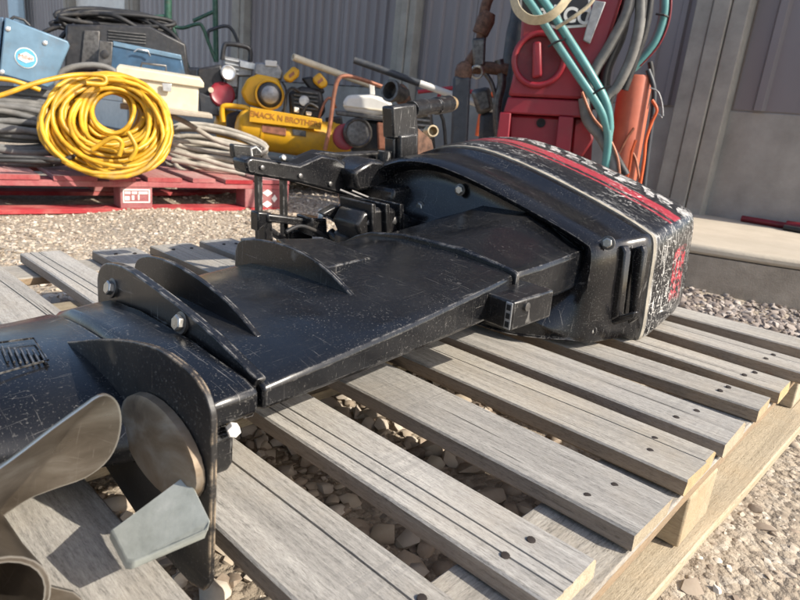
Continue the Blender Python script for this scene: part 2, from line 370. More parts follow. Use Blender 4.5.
def pebbles(name, mt, areas, label, tb=(0, 1)):
    t = (1 + 5 ** .5) / 2
    iv = np.array([(-1, t, 0), (1, t, 0), (-1, -t, 0), (1, -t, 0), (0, -1, t), (0, 1, t), (0, -1, -t), (0, 1, -t), (t, 0, -1), (t, 0, 1), (-t, 0, -1), (-t, 0, 1)]) / 1.9
    fc = np.array([(0, 11, 5), (0, 5, 1), (0, 1, 7), (0, 7, 10), (0, 10, 11), (1, 5, 9), (5, 11, 4), (11, 10, 2), (10, 7, 6), (7, 1, 8), (3, 9, 4), (3, 4, 2), (3, 2, 6), (3, 6, 8), (3, 8, 9), (4, 9, 5), (2, 4, 11), (6, 2, 10), (8, 6, 7), (9, 8, 1)])
    V = []; tint = []
    for (x0, x1, y0, y1, n, smin, smax, dz) in areas:
        P = np.stack([rng.uniform(x0, x1, n), rng.uniform(y0, y1, n)], 1); sz = smin + (smax - smin) * rng.random(n) ** 2.6
        jit = iv[None] * rng.uniform(.72, 1.28, (n, 12, 1)); sc = rng.uniform(.65, 1.25, (n, 1, 3)) * np.array([1, 1, .62]); q = jit * sc * sz[:, None, None]
        a = rng.uniform(0, 6.28, n); ca, sa = np.cos(a)[:, None], np.sin(a)[:, None]; tl = rng.uniform(-.5, .5, n)[:, None]
        x = q[..., 0] * ca - q[..., 1] * sa; y = q[..., 0] * sa + q[..., 1] * ca; z = q[..., 2] + x * tl
        h = .012 * np.sin(P[:, 0] * 3.1 + P[:, 1] * 1.7) + .008 * np.sin(P[:, 0] * 7.3 - P[:, 1] * 5.1) + .006 * np.sin(P[:, 1] * 11 + P[:, 0] * 2)
        V.append(np.stack([x + P[:, :1], y + P[:, 1:], z + (GZ - .012 + h + sz * .2 + dz)[:, None]], -1).reshape(-1, 3)); tint.append(np.repeat(tb[0] + (tb[1] - tb[0]) * rng.random(n), 20))
    V = np.concatenate(V).astype(np.float32); n = len(V) // 12; F = (fc[None] + (np.arange(n) * 12)[:, None, None]).reshape(-1)
    me = bpy.data.meshes.new(name); me.vertices.add(len(V)); me.vertices.foreach_set('co', V.reshape(-1)); me.loops.add(len(F)); me.loops.foreach_set('vertex_index', F.astype(np.int32))
    me.polygons.add(n * 20); me.polygons.foreach_set('loop_start', np.arange(n * 20, dtype=np.int32) * 3); me.update(calc_edges=True)
    at = me.attributes.new('tint', 'FLOAT', 'FACE'); at.data.foreach_set('value', np.concatenate(tint).astype(np.float32)); me.materials.append(mt); me.shade_smooth(); me.set_sharp_from_angle(angle=math.radians(50))
    o = bpy.data.objects.new(name, me); COL.objects.link(o); tag(o, label, 'gravel', kind='stuff')
pebbles('gravel', M['pebble'], [(-.6, .45, .05, 1.5, 9000, .0015, .006, -.002), (-.6, .45, .05, 1.5, 320, .007, .015, -.004), (-1.5, -.5, .1, 1.5, 6500, .005, .016, 0), (-1.5, -.3, .1, 1.2, 900, .012, .024, 0),
                                (-2.6, -1.3, .3, 2.4, 15000, .0025, .0085, -.001), (-2.6, -1.3, .3, 2.4, 500, .007, .014, -.002), (-4.5, -1.3, 1.4, 3.3, 5000, .005, .014, 0)], 'loose tan and brown gravel scattered over the sandy yard ground')
pebbles('crushed_stone', M['grey_pebble'], [(-1.2, .5, 1.45, 2.5, 9000, .005, .017, 0.0)], 'brownish grey crushed stone between the grey pallet and the concrete slab')

# concrete slab in front of the wall
sl = [(-.80, 2.20), (-.42, 2.34), (1.6, 3.30), (1.6, 3.42), (-1.1, 3.42)]
mb = MB(); mb.loft([[Vector((x, y, GZ - .05)) for x, y in sl], [Vector((x, y, -.012)) for x, y in sl]]); slab = mb.build('concrete_slab', M['slab_side'], bevel=.0)
slab['kind'] = 'structure'
top = [(-.80, 2.20), (-.42, 2.34), (1.6, 3.30), (1.6, 3.42), (-1.1, 3.42)]
mb = MB(); mb.loft([[Vector((x, y, -.010)) for x, y in top], [Vector((x, y, .024)) for x, y in top]]); st = mb.build('slab_top_course', M['slab_top'], slab, bevel=.012)

# building with metal siding
WY = 3.40
bld = world_thing('metal_building', 'long shed with mauve grey metal siding, grey pillars and concrete base wall', 'building', (-4, WY, GZ))
def base_course(x0, x1):
    k = max(1, round((x1 - x0) / 1.05)); dx = (x1 - x0) / k
    for i in range(k): MB().box(((x0 + dx * (i + .5)), WY + .09, (GZ + .54) / 2), (dx - .006, .18, .54 - GZ)).build('base_panel', M['concrete'], bld, .006)
def ribbed(x0, x1, z0, z1, pitch, rib, depth, mt, nper):
    n = max(1, round((x1 - x0) / (pitch * nper))); dx = (x1 - x0) / n
    for i in range(n):
        a = x0 + i * dx; p = []; k = nper; pw = (dx - .004) / k
        for j in range(k):
            b = a + j * pw; p += [(b, 0), (b + pw * (.5 - rib), 0), (b + pw * (.5 - rib * .55), -depth), (b + pw * (.5 + rib * .55), -depth), (b + pw * (.5 + rib), 0)]
        p.append((a + dx - .004, 0)); f = [Vector((x, WY + y, z0)) for x, y in p]; back = [Vector((a + dx - .004, WY + .03, z0)), Vector((a, WY + .03, z0))]
        lo = f + back; MB().loft([lo, [q + Vector((0, 0, z1 - z0)) for q in lo]]).build('siding_panel', mt, bld, smooth=0)
PX = [-1.10, -3.16, -5.22]
base_course(PX[0] + .1, -.28); base_course(PX[1] + .1, PX[0] - .1); base_course(PX[2] + .1, PX[1] - .1); base_course(-7.3, PX[2] - .1)
ribbed(PX[0] + .135, -.28, .545, 2.6, .23, .13, .022, M['siding'], 3)
ribbed(PX[1] + .1, PX[0] - .135, .545, 2.6, .11, .2, .016, M['siding'], 4)
ribbed(PX[2] + .1, PX[1] - .1, .545, 2.6, .11, .2, .018, M['siding'], 6)
ribbed(-7.3, PX[2] - .1, .545, 2.6, .10, .26, .02, M['siding_pale'], 6)
ribbed(-13.5, -9.35, GZ, 2.6, .12, .26, .02, M['siding_pale'], 6)
for x in PX + [-7.42, -9.25]:
    wd = .25 if x == PX[0] else .2
    for k in (-1, 0, 1):                                # three boards make one pillar
        MB().box((x + k * wd / 3, WY - .03 - (.012 if k == 0 else 0), (GZ + 2.65) / 2), (wd / 3 - .004, .10, 2.65 - GZ)).build('pillar_board', M['pillar'], bld, .006)
for i in range(8):                                      # roller door
    MB().box((-8.34, WY + .02, GZ + .16 + i * .33), (1.6, .03, .325)).build('door_slat', M['white'], bld, .006)
MB().box((-4.0, WY + .6, 2.72), (7.6, 1.6, .12)).build('eave', M['siding'], bld, .01)
MB().box((-6.9, WY + 1.4, 1.2), (13.2, .1, 2.7)).build('rear_wall', M['siding'], bld)
pp = pt(16, 5, Y=WY - .18)
MB().box((pp.x, pp.y, (GZ + 2.6) / 2), (.42, .10, 2.6 - GZ)).build('downpipe', plain('pale_blue_sheet', (.42, .58, .68), .5, 0, .08), bld, .02)

# ================================================================== GREY PALLET
pal = world_thing('wooden_pallet', 'weathered grey wooden pallet carrying the black outboard motor', 'pallet', (-.75, .75, GZ))
def board_mesh(name, L, wd, th, seed, groove=None, mats=None, seg=14):
    r = random.Random(seed); c = .0022
    prof = [(-wd / 2 + c, 0), (-wd / 2, -c), (-wd / 2, -th + c), (-wd / 2 + c, -th), (wd / 2 - c, -th), (wd / 2, -th + c), (wd / 2, -c), (wd / 2 - c, 0)]
    for g in (groove or []): prof += [(g + .0012, 0), (g, -.006), (g - .0012, 0)]
    n = len(prof); loops = []; a1, a2, a3 = (r.uniform(0, 6) for _ in range(3))
    for i in range(seg + 1):
        t = i / seg; x = L * (t - .5); e1 = .0011 * math.sin(9 * t + a1) + r.uniform(-.0006, .0006); e2 = .0011 * math.sin(7 * t + a2) + r.uniform(-.0006, .0006); dz = .0013 * math.sin(5 * t + a3)
        loops.append([Vector((x + (r.uniform(-.0015, .0015) if i in (0, seg) else 0), y + (e1 if y < -wd / 2 + .01 else e2 if y > wd / 2 - .01 else .0016 * math.sin(11 * t + a2 * 3 + y * 40)), z + dz)) for y, z in prof])
    mb = MB(); mb.loft(loops, cap=False)
    for i in range(seg):
        for j in range(1, 6): mb.m[i * n + j] = 2
    mb.cm = 1; mb.add(loops[0], [tuple(range(n))[::-1]]); mb.add(loops[-1], [tuple(range(n))])
    mt = list(mats or [M['wood'], M['wood_end'], M['wood_side']]); return mb.mesh(name, mt + [mt[0]] * (3 - len(mt)), 30)
def place(me, name, parent, c, rz=0, ry=0, rx=0):
    o = bpy.data.objects.new(name, me); COL.objects.link(o); o.parent = parent; o.location = Vector(c) - parent.location if parent.type == 'EMPTY' else Vector(c); o.rotation_euler = (rx, ry, rz); return o
nail_me = MB().lathe((0, 0, -.001), (0, 0, 1), [(0, .0040), (.0017, .0040), (.0019, .0032)], 10).mesh('nail', plain('black_nail', (.03, .022, .018), .7, .3, .3))
deck = [  # right end (y front, y back), left end (y front, y back), right x, left x
    ((.090, .180), (.088, .178), -.150, -1.36), ((.236, .326), (.236, .324), -.158, -1.352), ((.376, .453), (.378, .458), -.150, -1.366), ((.508, .606), (.515, .604), -.140, -1.348),
    ((.643, .752), (.648, .738), -.140, -1.352), ((.778, .872), (.775, .865), -.139, -1.362), ((.943, 1.002), (.880, .960), -.138, -1.356), ((1.043, 1.115), (1.040, 1.112), -.134, -1.36),
    ((1.175, 1.262), (1.160, 1.245), -.128, -1.35), ((1.325, 1.418), (1.285, 1.355), -.130, -1.355)]
for i, (rr, ll, xr, xl) in enumerate(deck):
    w0 = ((rr[1] - rr[0]) + (ll[1] - ll[0])) / 2; L = xr - xl; cy = (sum(rr) + sum(ll)) / 4; ang = math.atan2(sum(rr) / 2 - sum(ll) / 2, L)
    gr = {1: [.017], 2: [-.004, -.020], 4: [.012], 8: [.01]}.get(i)
    o = place(board_mesh('deck_board', L, w0, .0205, 100 + i, gr), 'deck_board', pal, ((xr + xl) / 2, cy, random.uniform(-.0012, .0012)), ang)
    for sx in (-1, 1):
        for k in (-.2, .22):
            q = bpy.data.objects.new('nail', nail_me); COL.objects.link(q); q.parent = o; q.location = (sx * (L / 2 - .047 - random.uniform(0, .02)), k * w0 + random.uniform(-.006, .006), -.0002); q.rotation_euler = (.1, .15, 0)
for x in (-.190, -.75, -1.31):                                      # boards under the deck, along the pallet
    place(board_mesh('stringer_board', 1.315, .098, .0165, 200 + int(x * 100)), 'stringer_board', pal, (x, .752, -.0222), PI / 2)
    for y in (.155, .742, 1.345):
        MB().box((x + .004, y, -.0735), (.09, .105, .067)).build('block', [M['wood_end']], pal, .003)
for x, rz in ((-.1885, -.028), (-.75, .01), (-1.31, .0)):                # boards on the ground
    place(board_mesh('bottom_board', 1.32, .125 if rz < 0 else .1, .0165, 300 + int(x * 100), mats=[M['wood_tan'], M['wood_end']]), 'bottom_board', pal, (x, .755, -.1085), PI / 2 + rz)
for y in (.15, 1.35):
    place(board_mesh('bottom_board', .95, .1, .0165, 400 + int(y * 100)), 'bottom_board', pal, (-.75, y, -.1085 - .0175 + .0), 0)

# ================================================================== OUTBOARD MOTOR (lies on its side on the grey pallet)
mot = world_thing('outboard_motor', 'black outboard boat motor lying on its side on the grey pallet', 'outboard motor', (-.55, .6, 0))
def legsec(Y, xa, xf, zt, zb, th=.09, crown=.012):
    c = xa - xf; q = [(0, zt), (.012, zt + .003), (.05, zt + .006), (.3, zt + crown), (.6, zt + crown * .9), (.8, zt + crown * .2), (.9, zt - .010), (.965, zt - .024), (1, zt - th * .5), (.965, zt - th * .75), (.85, zt - th * .95), (.5, zt - th), (.16, zb - .022), (.015, zb - .003), (0, zb)]
    return [Vector((xa - u * c, Y, z)) for u, z in q]
# upper leg (exhaust housing)
secs = [legsec(.288, -.398, -.762, .1035, .0845), legsec(.36, -.402, -.775, .109, .0855), legsec(.50, -.412, -.79, .121, .0885), legsec(.63, -.424, -.79, .134, .092), legsec(.72, -.430, -.78, .145, .098)]
MB().loft(secs).build('leg_housing', M['black'], mot, .003)
# flared collar under the pan
secs = [legsec(.722, -.426, -.755, .148, .100, .10, .016), legsec(.78, -.425, -.765, .152, .100, .10, .022), legsec(.86, -.43, -.78, .156, .100, .105, .032), legsec(.90, -.435, -.79, .158, .100, .11, .040), legsec(.95, -.44, -.80, .158, .100, .12, .046)]
MB().loft(secs).build('flared_collar', M['black'], mot, .004)
MB().loft([legsec(.716, -.424, -.785, .1485, .098, .095, .015), legsec(.7215, -.424, -.785, .150, .098, .096, .015)]).build('collar_lip', M['black2'], mot, .001)
# rectangular stub on the aft face, with three square holes in its end
def frame_box(c, ax, ay, az, sx, sy, sz, mb=None):
    mb = mb or MB(); R = Matrix((ax, ay, az)).transposed(); return mb.box(c, (sx, sy, sz), R)
s0, s1 = Vector((-.409, .655, .111)), Vector((-.404, .745, .117))
ax = (s1 - s0).normalized(); az = Vector((0, -.13, 1)).normalized(); ay = az.cross(ax).normalized(); az = ax.cross(ay)
stub = frame_box((s0 + s1) / 2, ax, ay, az, (s1 - s0).length, .050, .040).build('stub_housing', M['black2'], mot, .003)
endc = s0 - ax * .0012
for k in (-1, 0, 1): frame_box(endc + az * k * .0115 + ay * -.0185, ax, ay, az, .002, .006, .0075).build('stub_hole', M['hole'], stub)
frame_box(endc + ax * .0006 - ay * .0185, ax, ay, az, .002, .0105, .037).build('stub_end_frame', M['grey_metal'], stub, .001)
MB().lathe(pt(528, 307, X=-.3795), (1, 0, .05), [(-.004, .006), (.0, .006), (.001, .003)], 12).build('stub_screw', M['dark_steel'], stub)
# lower unit
def lowsec(Y, xa, xf, zt, zc, hw):
    n = 20; out = []
    for j in range(n):
        a = 2 * PI * j / n; u = (1 - math.cos(a)) / 2; t = math.sin(a); s = math.copysign(abs(t) ** .8, t)
        out.append(Vector((xa - u * (xa - xf), Y, zc + hw * s * (1 - .18 * u))))
    return out
secs = [legsec(.2285, -.410, -.757, .090, .078, .08), legsec(.236, -.401, -.757, .0985, .079, .084), legsec(.2835, -.398, -.760, .1030, .0835, .088)]
MB().loft(secs).build('lower_unit_head', M['black'], mot, .004)
secs = [lowsec(.2285, -.42, -.757, 0, .062, .044), lowsec(.19, -.44, -.75, 0, .061, .043), lowsec(.14, -.46, -.74, 0, .06, .045), lowsec(.10, -.47, -.75, 0, .058, .046), lowsec(.06, -.47, -.76, 0, .056, .047), lowsec(.02, -.455, -.75, 0, .057, .045), lowsec(-.02, -.5, -.70, 0, .056, .025), lowsec(-.10, -.52, -.66, 0, .055, .012), lowsec(-.17, -.55, -.62, 0, .055, .008)]
MB().loft(secs).build('gear_case', M['black'], mot, .002, smooth=60)
MB().loft([[Vector((-.50, y, .012)), Vector((-.408, y, .030)), Vector((-.402, y, .040)), Vector((-.402, y, .068)), Vector((-.42, y, .076)), Vector((-.50, y, .076))] for y in (.209, .232, .262)]).build('tab_housing', M['black2'], mot, .003)
# anti-ventilation plate
top = [(-.333, .06), (-.333, .124), (-.337, .139), (-.347, .149), (-.366, .155), (-.41, .156), (-.47, .143), (-.53, .124), (-.59, .102), (-.65, .085), (-.70, .07)]
bot = [(-.70, .05), (-.62, .03), (-.53, .008), (-.45, -.012), (-.40, -.022), (-.36, -.022), (-.341, -.016), (-.334, -.004)]
poly = [Vector((p.x, .199, p.y)) for p in spline([Vector((x, z, 0)) for x, z in top], 3)] + [Vector((x, .199, z)) for x, z in bot]
MB().prism(poly, (0, .0050, 0)).build('anti_ventilation_plate', M['plate'], mot, .0008)
# ridges round the leg
def ridge(Y, th, front, base, name='ridge', lean=.0):
    n = len(front); a = [Vector((x, Y + lean * i / n, z)) for i, (x, z) in enumerate(front)] + [Vector((x, Y, z)) for x, z in base[::-1]]
    return MB().prism(a, (0, th, 0)).build(name, M['black2'], mot, .0016)
def ridge_px(Y, th, pts, name, drop=.05):
    a = spline([pt(x, y, Y=Y) for x, y in pts], 3); b = [Vector((p.x, p.y, p.z - drop)) for p in a]; b[-1] = Vector((a[-1].x - .01, a[-1].y, a[-1].z - .02))
    mb = MB(); k = len(a); off = Vector((0, th, 0)); vs = a + b + [p + off for p in a] + [p + off for p in b]; fs = []
    for i in range(k - 1): fs += [(i, i + 1, k + i + 1, k + i), (2 * k + i, 3 * k + i, 3 * k + i + 1, 2 * k + i + 1), (i, 2 * k + i, 2 * k + i + 1, i + 1), (k + i, k + i + 1, 3 * k + i + 1, 3 * k + i)]
    fs += [(0, k, 3 * k, 2 * k), (k - 1, 3 * k - 1, 4 * k - 1, 2 * k - 1)]
    mb.add(vs, fs); return mb.build(name, M['black2'], mot, .0012)
ridge_px(.2845, .010, [(97, 282), (99, 270), (106, 263), (125, 268), (150, 285), (180, 308), (215, 338), (257, 380)], 'flange')
ridge_px(.334, .006, [(134, 270), (137, 260), (148, 256), (170, 262), (200, 280), (230, 305), (257, 337)], 'ridge')
ridge_px(.485, .007, [(235, 252), (238, 243), (247, 239), (268, 241), (292, 248), (318, 263), (338, 281), (354, 299)], 'ridge')
# raised cover plate on the leg
q = [pt(*p, Z=.1465) for p in [(276, 239), (326, 238), (371, 257), (322, 268)]]
MB().loft([[p - Vector((0, 0, .013)) for p in q], q]).build('cover_plate', M['black'], mot, .002)
# bolts
def bolt(p, ax, R=.0085, h=.007, mt='steel', washer=True, parent=None):
    ax = Vector(ax).normalized(); mb = MB()
    b = mb.lathe(p, ax, [(0, R), (h * .85, R), (h, R * .8)], 6).build('bolt', M[mt], parent or mot, .0006, smooth=20)
    if washer: MB().lathe(p, ax, [(-.002, R * 1.35), (.0012, R * 1.35), (.0016, R * 1.2)], 18).build('washer', M['dark_steel'], b)
    return b
bolt(pt(112, 288, Y=.283), (0, -1, .25)); bolt(pt(181, 323, Y=.283), (0, -1, .2)); bolt(pt(232, 428, X=-.402), (1, -.35, .05), .006, .009, 'white_paint', False)
for (x, y, X) in ((460, 190, None), (420, 207, None), (608, 243, None), (590, 330, None)):
    bolt(pt(x, y, Y=.944 if x > 500 else .936), (.05, -1, .02), .0085, .005, 'steel')
for (x, y) in ((532, 331),): MB().lathe(pt(x, y, Y=.95), (0, -1, 0), [(-.004, .011), (.001, .011), (.0015, .006), (-.003, .004)], 16).build('grommet', M['black_rubber'], mot)
# water intake louvres
for k in range(7):
    a = pt(2 + k * 6.2, 352 + k * .6 - 5, Z=.103); b = pt(8 + k * 6.4, 368 + k * .2 - 6, Z=.103)
    MB().tube([a, b], .0011, 6).build('intake_louvre', M['pan'], mot)
a = [pt(*p, Z=.1035) for p in [(-4, 343), (34, 338), (48, 360), (-2, 374)]]
MB().tube(a, .0011, 6, closed=True).build('intake_frame', M['pan'], mot)

# propeller
hubc = Vector((0, .062, .057))
prop = MB(); n = 28
def circ(X, R): return [Vector((X, hubc.y + R * math.cos(2 * PI * j / n), hubc.z + R * math.sin(2 * PI * j / n))) for j in range(n)]
prop.loft([circ(-.47, .024), circ(-.44, .030), circ(-.36, .031), circ(-.334, .033), circ(-.331, .033), circ(-.331, .0295), circ(-.35, .027), circ(-.42, .026)], cap=False)
prop.add(circ(-.42, .026), [tuple(range(n))])
pr = prop.build('propeller_hub', M['prop'], mot, smooth=50)
# blade: outline in (tangential, radial) with pitch; the visible one points up and along the leg
out = [pt(x, y, X=X) for x, y, X in [(-32, 490, -.356), (0, 468, -.354), (26, 449, -.352), (52, 429, -.350), (80, 409, -.350), (99, 396, -.352), (111, 396, -.356), (119, 406, -.362), (121, 424, -.370), (116, 446, -.380), (104, 464, -.388), (84, 478, -.394), (56, 488, -.398), (30, 498, -.400), (8, 512, -.400), (-20, 530, -.400)]]
out = spline(out, 3, True)
def blade(rot):
    Rm = Matrix.Rotation(rot, 3, 'X'); cen = Vector((-.372, hubc.y, hubc.z)); top = []; c0 = sum(out, Vector()) / len(out)
    rings = []
    for s in (1, .66, .33, .02):
        rg = []
        for i, p in enumerate(out):
            p = c0 + (p - c0) * s; side = 0; camber = .012 * (1 - s * s)
            rg.append(cen + Rm @ (p + Vector((.020 * side - camber, 0, 0)) - cen))
        rings.append(rg)
    off = Rm @ Vector((.0045, .0, .0)); nn = len(out)
    mb = MB(); back = [[p - off * (1 if k else .5) for p in rg] for k, rg in enumerate(rings)]; front = [[p + off * (.4 if k else .15) for p in rg] for k, rg in enumerate(rings)]
    mb.loft(back[::-1] + front, cap=True); return mb.build('blade', M['prop'], pr, smooth=40)
for k in range(3): blade(k * 2 * PI / 3)
# trim tab (oval base and fin)
c = pt(163, 444, Y=.198); e1 = (pt(188, 500, Y=.198) - pt(140, 392, Y=.198)) / 2; e2 = (pt(196, 440, Y=.198) - pt(130, 440, Y=.198)) / 2 * .92
ov = [c + e1 * math.cos(2 * PI * j / 28) + e2 * math.sin(2 * PI * j / 28) for j in range(28)]
tt = MB().loft([[c + (p - c) * 1.0 for p in ov], [c + (p - c) * .98 + Vector((0, -.006, 0)) for p in ov], [c + (p - c) * .86 + Vector((0, -.0085, 0)) for p in ov], [c + (p - c) * .3 + Vector((0, -.0065, 0)) for p in ov]]).build('trim_tab_base', M['anode_base'], mot, smooth=50)
fin = [pt(109, 531, Y=.142), pt(172, 488, Y=.189), pt(184, 474, Y=.193), pt(196, 490, Y=.192), pt(211, 521, Y=.184), pt(205, 528, Y=.182), pt(134, 561, Y=.145), pt(127, 561, Y=.143)]
fin[0] = pt(110, 529, Y=.143)
nf = Vector((.15, .1, 1)).normalized()
MB().loft([fin, [p - nf * .008 for p in fin]]).build('trim_tab_fin', M['anode'], tt, .0022)

# ---- pan (lower cowl)
def interp_loop(ctrl, n=72):
    return spline([Vector(p) for p in ctrl], max(2, n // len(ctrl)), closed=True)
rim = [(-.366, .012), (-.371, .10), (-.378, .176), (-.40, .196), (-.47, .222), (-.57, .253), (-.68, .281), (-.78, .296), (-.87, .288), (-.935, .258), (-.968, .20), (-.972, .13), (-.95, .065), (-.88, .022), (-.75, .004), (-.60, .0), (-.47, .0), (-.385, .001)]
def loopY(Yf, sx, sz, ox=0, oz=0, c=(-.66, .135)):
    r = []
    for x, z in rim:
        X = c[0] + (x - c[0]) * sx + ox; Z = c[1] + (z - c[1]) * sz + oz; r.append((X, Yf(X, Z) if callable(Yf) else Yf, Z))
    return interp_loop(r, 72)
def clampz(L, lo=.001): return [Vector((p.x, p.y, max(p.z, lo))) for p in L]
mb = MB()
und = lambda X, Z: .915 + .10 * max(0, X + .55) - .075 * max(0, min(1, (.12 - Z) / .06)) * max(0, min(1, (-.40 - X) / .10))
rec = lambda Z: max(0, min(1, (Z - .08) / .06))
mb.loft([clampz(loopY(lambda X, Z: und(X, Z) + .030 * rec(Z), .70, .62, -.01, -.012)), clampz(loopY(lambda X, Z: und(X, Z) + .028 * rec(Z), .80, .75, -.012, -.010)), clampz(loopY(lambda X, Z: und(X, Z) + .004, .845, .80, -.01, -.010)), clampz(loopY(lambda X, Z: und(X, Z), .875, .835, -.008, -.008)),
         clampz(loopY(lambda X, Z: und(X, Z) + .012, .915, .875, -.006, -.006)), clampz(loopY(lambda X, Z: und(X, Z) + .05, .935, .90, -.004, -.004)), clampz(loopY(1.035, .955, .925, -.002, -.002)), clampz(loopY(1.045, .985, .965)), clampz(loopY(1.068, .992, .985)), clampz(loopY(1.070, .90, .90))])
pan = mb.build('lower_cowl_pan', M['pan'], mot, smooth=50)
MB().loft([clampz(loopY(1.0705, 1.0, 1.0)), clampz(loopY(1.079, 1.006, 1.008)), clampz(loopY(1.082, .995, .99))], cap=True).build('gasket_rim', M['gasket'], mot, smooth=50)
# slots and steps on the pan's aft end
def moulding(pts, Y, th, name='pan_moulding', mt='pan', bev=.003):
    a = [pt(x, y, Y=Y) for x, y in pts]; return MB().loft([a, [p + Vector((-.004, -th, 0)) for p in a]]).build(name, M[mt], pan, bev)
moulding([(620, 247), (629, 245), (632, 252), (624, 316), (612, 322), (614, 300)], 1.0, .016)
moulding([(637, 248), (647, 245), (649, 252), (640, 318), (632, 324), (634, 300)], 1.03, .012)
moulding([(610, 318), (640, 311), (638, 318), (608, 327)], 1.0, .010)
# ---- cover (top cowl)
mb = MB(); cc = (-.66, .15)
def cov(Y, sx, sz, ox, oz): return loopY(Y, sx, sz, ox, oz, cc)
mb.loft([clampz(cov(1.0815, 1.0, 1.0, 0, 0)), clampz(cov(1.10, 1.012, 1.015, 0, .005), .004), cov(1.16, 1.014, 1.0, 0, .016), cov(1.22, 1.008, .995, 0, .026), cov(1.265, .995, .975, -.002, .031), cov(1.295, .97, .92, -.006, .034), cov(1.32, .92, .80, -.012, .035), cov(1.335, .82, .62, -.015, .035), cov(1.342, .65, .42, -.02, .035)])
cow = mb.build('top_cowl', M['cowl'], mot, smooth=60)

# ---- clamp and swivel bracket in front of the leg
BX = -.95
def sidepoly(pts, X0, X1, name, mt='cast', bev=.003, parent=None, dz=0, sh=1.0):
    a = [pt(x, y, X=X0) for x, y in pts]; b = [Vector((X1, p.y, p.z + dz)) for p in a]
    return MB().loft([a, b]).build(name, M[mt], parent or mot, bev)
brk = sidepoly([(245, 161), (252, 157), (300, 165), (322, 155), (338, 158), (352, 170), (384, 170), (392, 165), (392, 178), (372, 192), (352, 196), (340, 194), (300, 183), (262, 177), (248, 174)], -.94, -.985, 'clamp_bracket', bev=.005)
sidepoly([(233, 144), (262, 147), (262, 156), (234, 158)], -.995, -1.01, 'bracket_arm', parent=brk)
a = [pt(x, y, X=-.955) for x, y in ((250, 160), (300, 168), (322, 158), (345, 165))]; MB().tube(spline(a, 4), .006, 8).build('bracket_rib', M['cast'], brk)
MB().tube([pt(252, 156, X=-.94), pt(251, 149, X=-.94), pt(256, 147, X=-.94), pt(261, 152, X=-.94)], .0022, 6).build('cotter_pin', M['bright_metal'], brk)
for (x, y) in ((283, 158), (353, 166), (351, 176), (349, 184)): MB().lathe(pt(x, y, X=-.935), (1, 0, .5), [(-.004, .006), (.004, .006), (.006, .003)], 8).build('rivet', M['steel'], brk)
sidepoly([(353, 172), (372, 160), (381, 160), (396, 168), (398, 178), (375, 190), (358, 192)], -.90, -.98, 'bracket_head', bev=.008)
MB().lathe(pt(383, 172, X=-.955), (0, 0, 1), [(0, .020), (.012, .020), (.013, .015), (.045, .015), (.046, .012)], 20).build('pivot_stud', M['black2'], mot, smooth=30)
for x0, x1 in ((258, 262.5), (283, 287.5)): sidepoly([(x0, 170), (x1, 171), (x1 + 1, 246), (x0 + 1, 246)], -.955, -.968, 'strut', bev=.001)
# lower arms
arm = sidepoly([(258, 212), (272, 213), (274, 246), (266, 246), (265, 226), (258, 232)], -.93, -.955, 'steering_arm')
sidepoly([(268, 214), (322, 221), (324, 229), (268, 222)], -.925, -.95, 'arm_bar', parent=arm); sidepoly([(270, 226), (288, 238), (284, 243), (268, 231)], -.93, -.95, 'arm_brace', parent=arm); sidepoly([(292, 230), (313, 230), (313, 242), (292, 240)], -.95, -.98, 'arm_pad', parent=arm)
sidepoly([(312, 218), (327, 219), (328, 238), (313, 237)], -.90, -.95, 'arm_boss', parent=arm)
MB().lathe(pt(322, 217, X=-.92), (0, 0, 1), [(0, .008), (.012, .008), (.016, .004)], 10).build('grease_cap', M['bright_metal'], arm)
MB().lathe(pt(347, 243, X=-.865), (.1, -.1, 1), [(0, .022), (.012, .026), (.020, .026), (.024, .021), (.022, .012)], 22).build('swivel_knob', M['dark_steel'], mot)
MB().tube(spline([pt(330, 232, X=-.90), pt(338, 240, X=-.88), pt(346, 243, X=-.865)], 4), .010, 8).build('knob_link', M['cast'], mot)
sidepoly([(322, 214), (336, 206), (346, 207), (372, 236), (378, 248), (366, 250), (345, 228), (330, 217)], -.88, -.90, 'swivel_arm', bev=.003)
sidepoly([(300, 160), (322, 151), (345, 154), (384, 152), (388, 160), (352, 168), (322, 158)], -.985, -1.02, 'bracket_back', parent=brk)
for (x, y) in ((262, 168), (300, 176), (330, 184)): MB().lathe(pt(x, y, X=-.939), (1, 0, .1), [(-.004, .005), (.003, .005), (.004, .003)], 8).build('rivet', M['dark_steel'], brk)
MB().tube(spline([pt(*p, X=-.90) for p in ((286, 232), (300, 226), (318, 232), (332, 240), (350, 236))], 4), .004, 8).build('shift_cable', M['black_rubber'], mot)
MB().tube(spline([pt(*p, X=-.92) for p in ((350, 198), (362, 206), (380, 202), (396, 192), (404, 200))], 4), .0035, 8).build('throttle_cable', M['black_rubber'], mot)
sw = sidepoly([(356, 226), (364, 212), (380, 208), (398, 209), (412, 217), (410, 240), (396, 250), (372, 250), (362, 240)], -.80, -.87, 'swivel_bracket', bev=.007)
sidepoly([(360, 214), (376, 198), (402, 198), (414, 208), (414, 232), (366, 236)], -.885, -.97, 'swivel_housing', bev=.012)
for x in (372, 386, 400): sidepoly([(x, 204), (x + 4, 204), (x + 5, 244), (x + 1, 244)], -.79, -.88, 'bracket_rib', parent=sw, bev=.002)
sidepoly([(352, 190), (366, 188), (374, 206), (372, 222), (356, 220)], -.93, -.98, 'swivel_ear', bev=.005)
MB().ring(pt(407, 228, X=-.80), (1, -.3, .3), .014, .005, 18, 8).build('bracket_eye', M['cast'], sw)
MB().tube(spline([pt(*p, X=-.86) for p in ((372, 206), (390, 214), (402, 224), (408, 238))], 5), .0045, 8).build('shift_rod', M['cast'], sw)
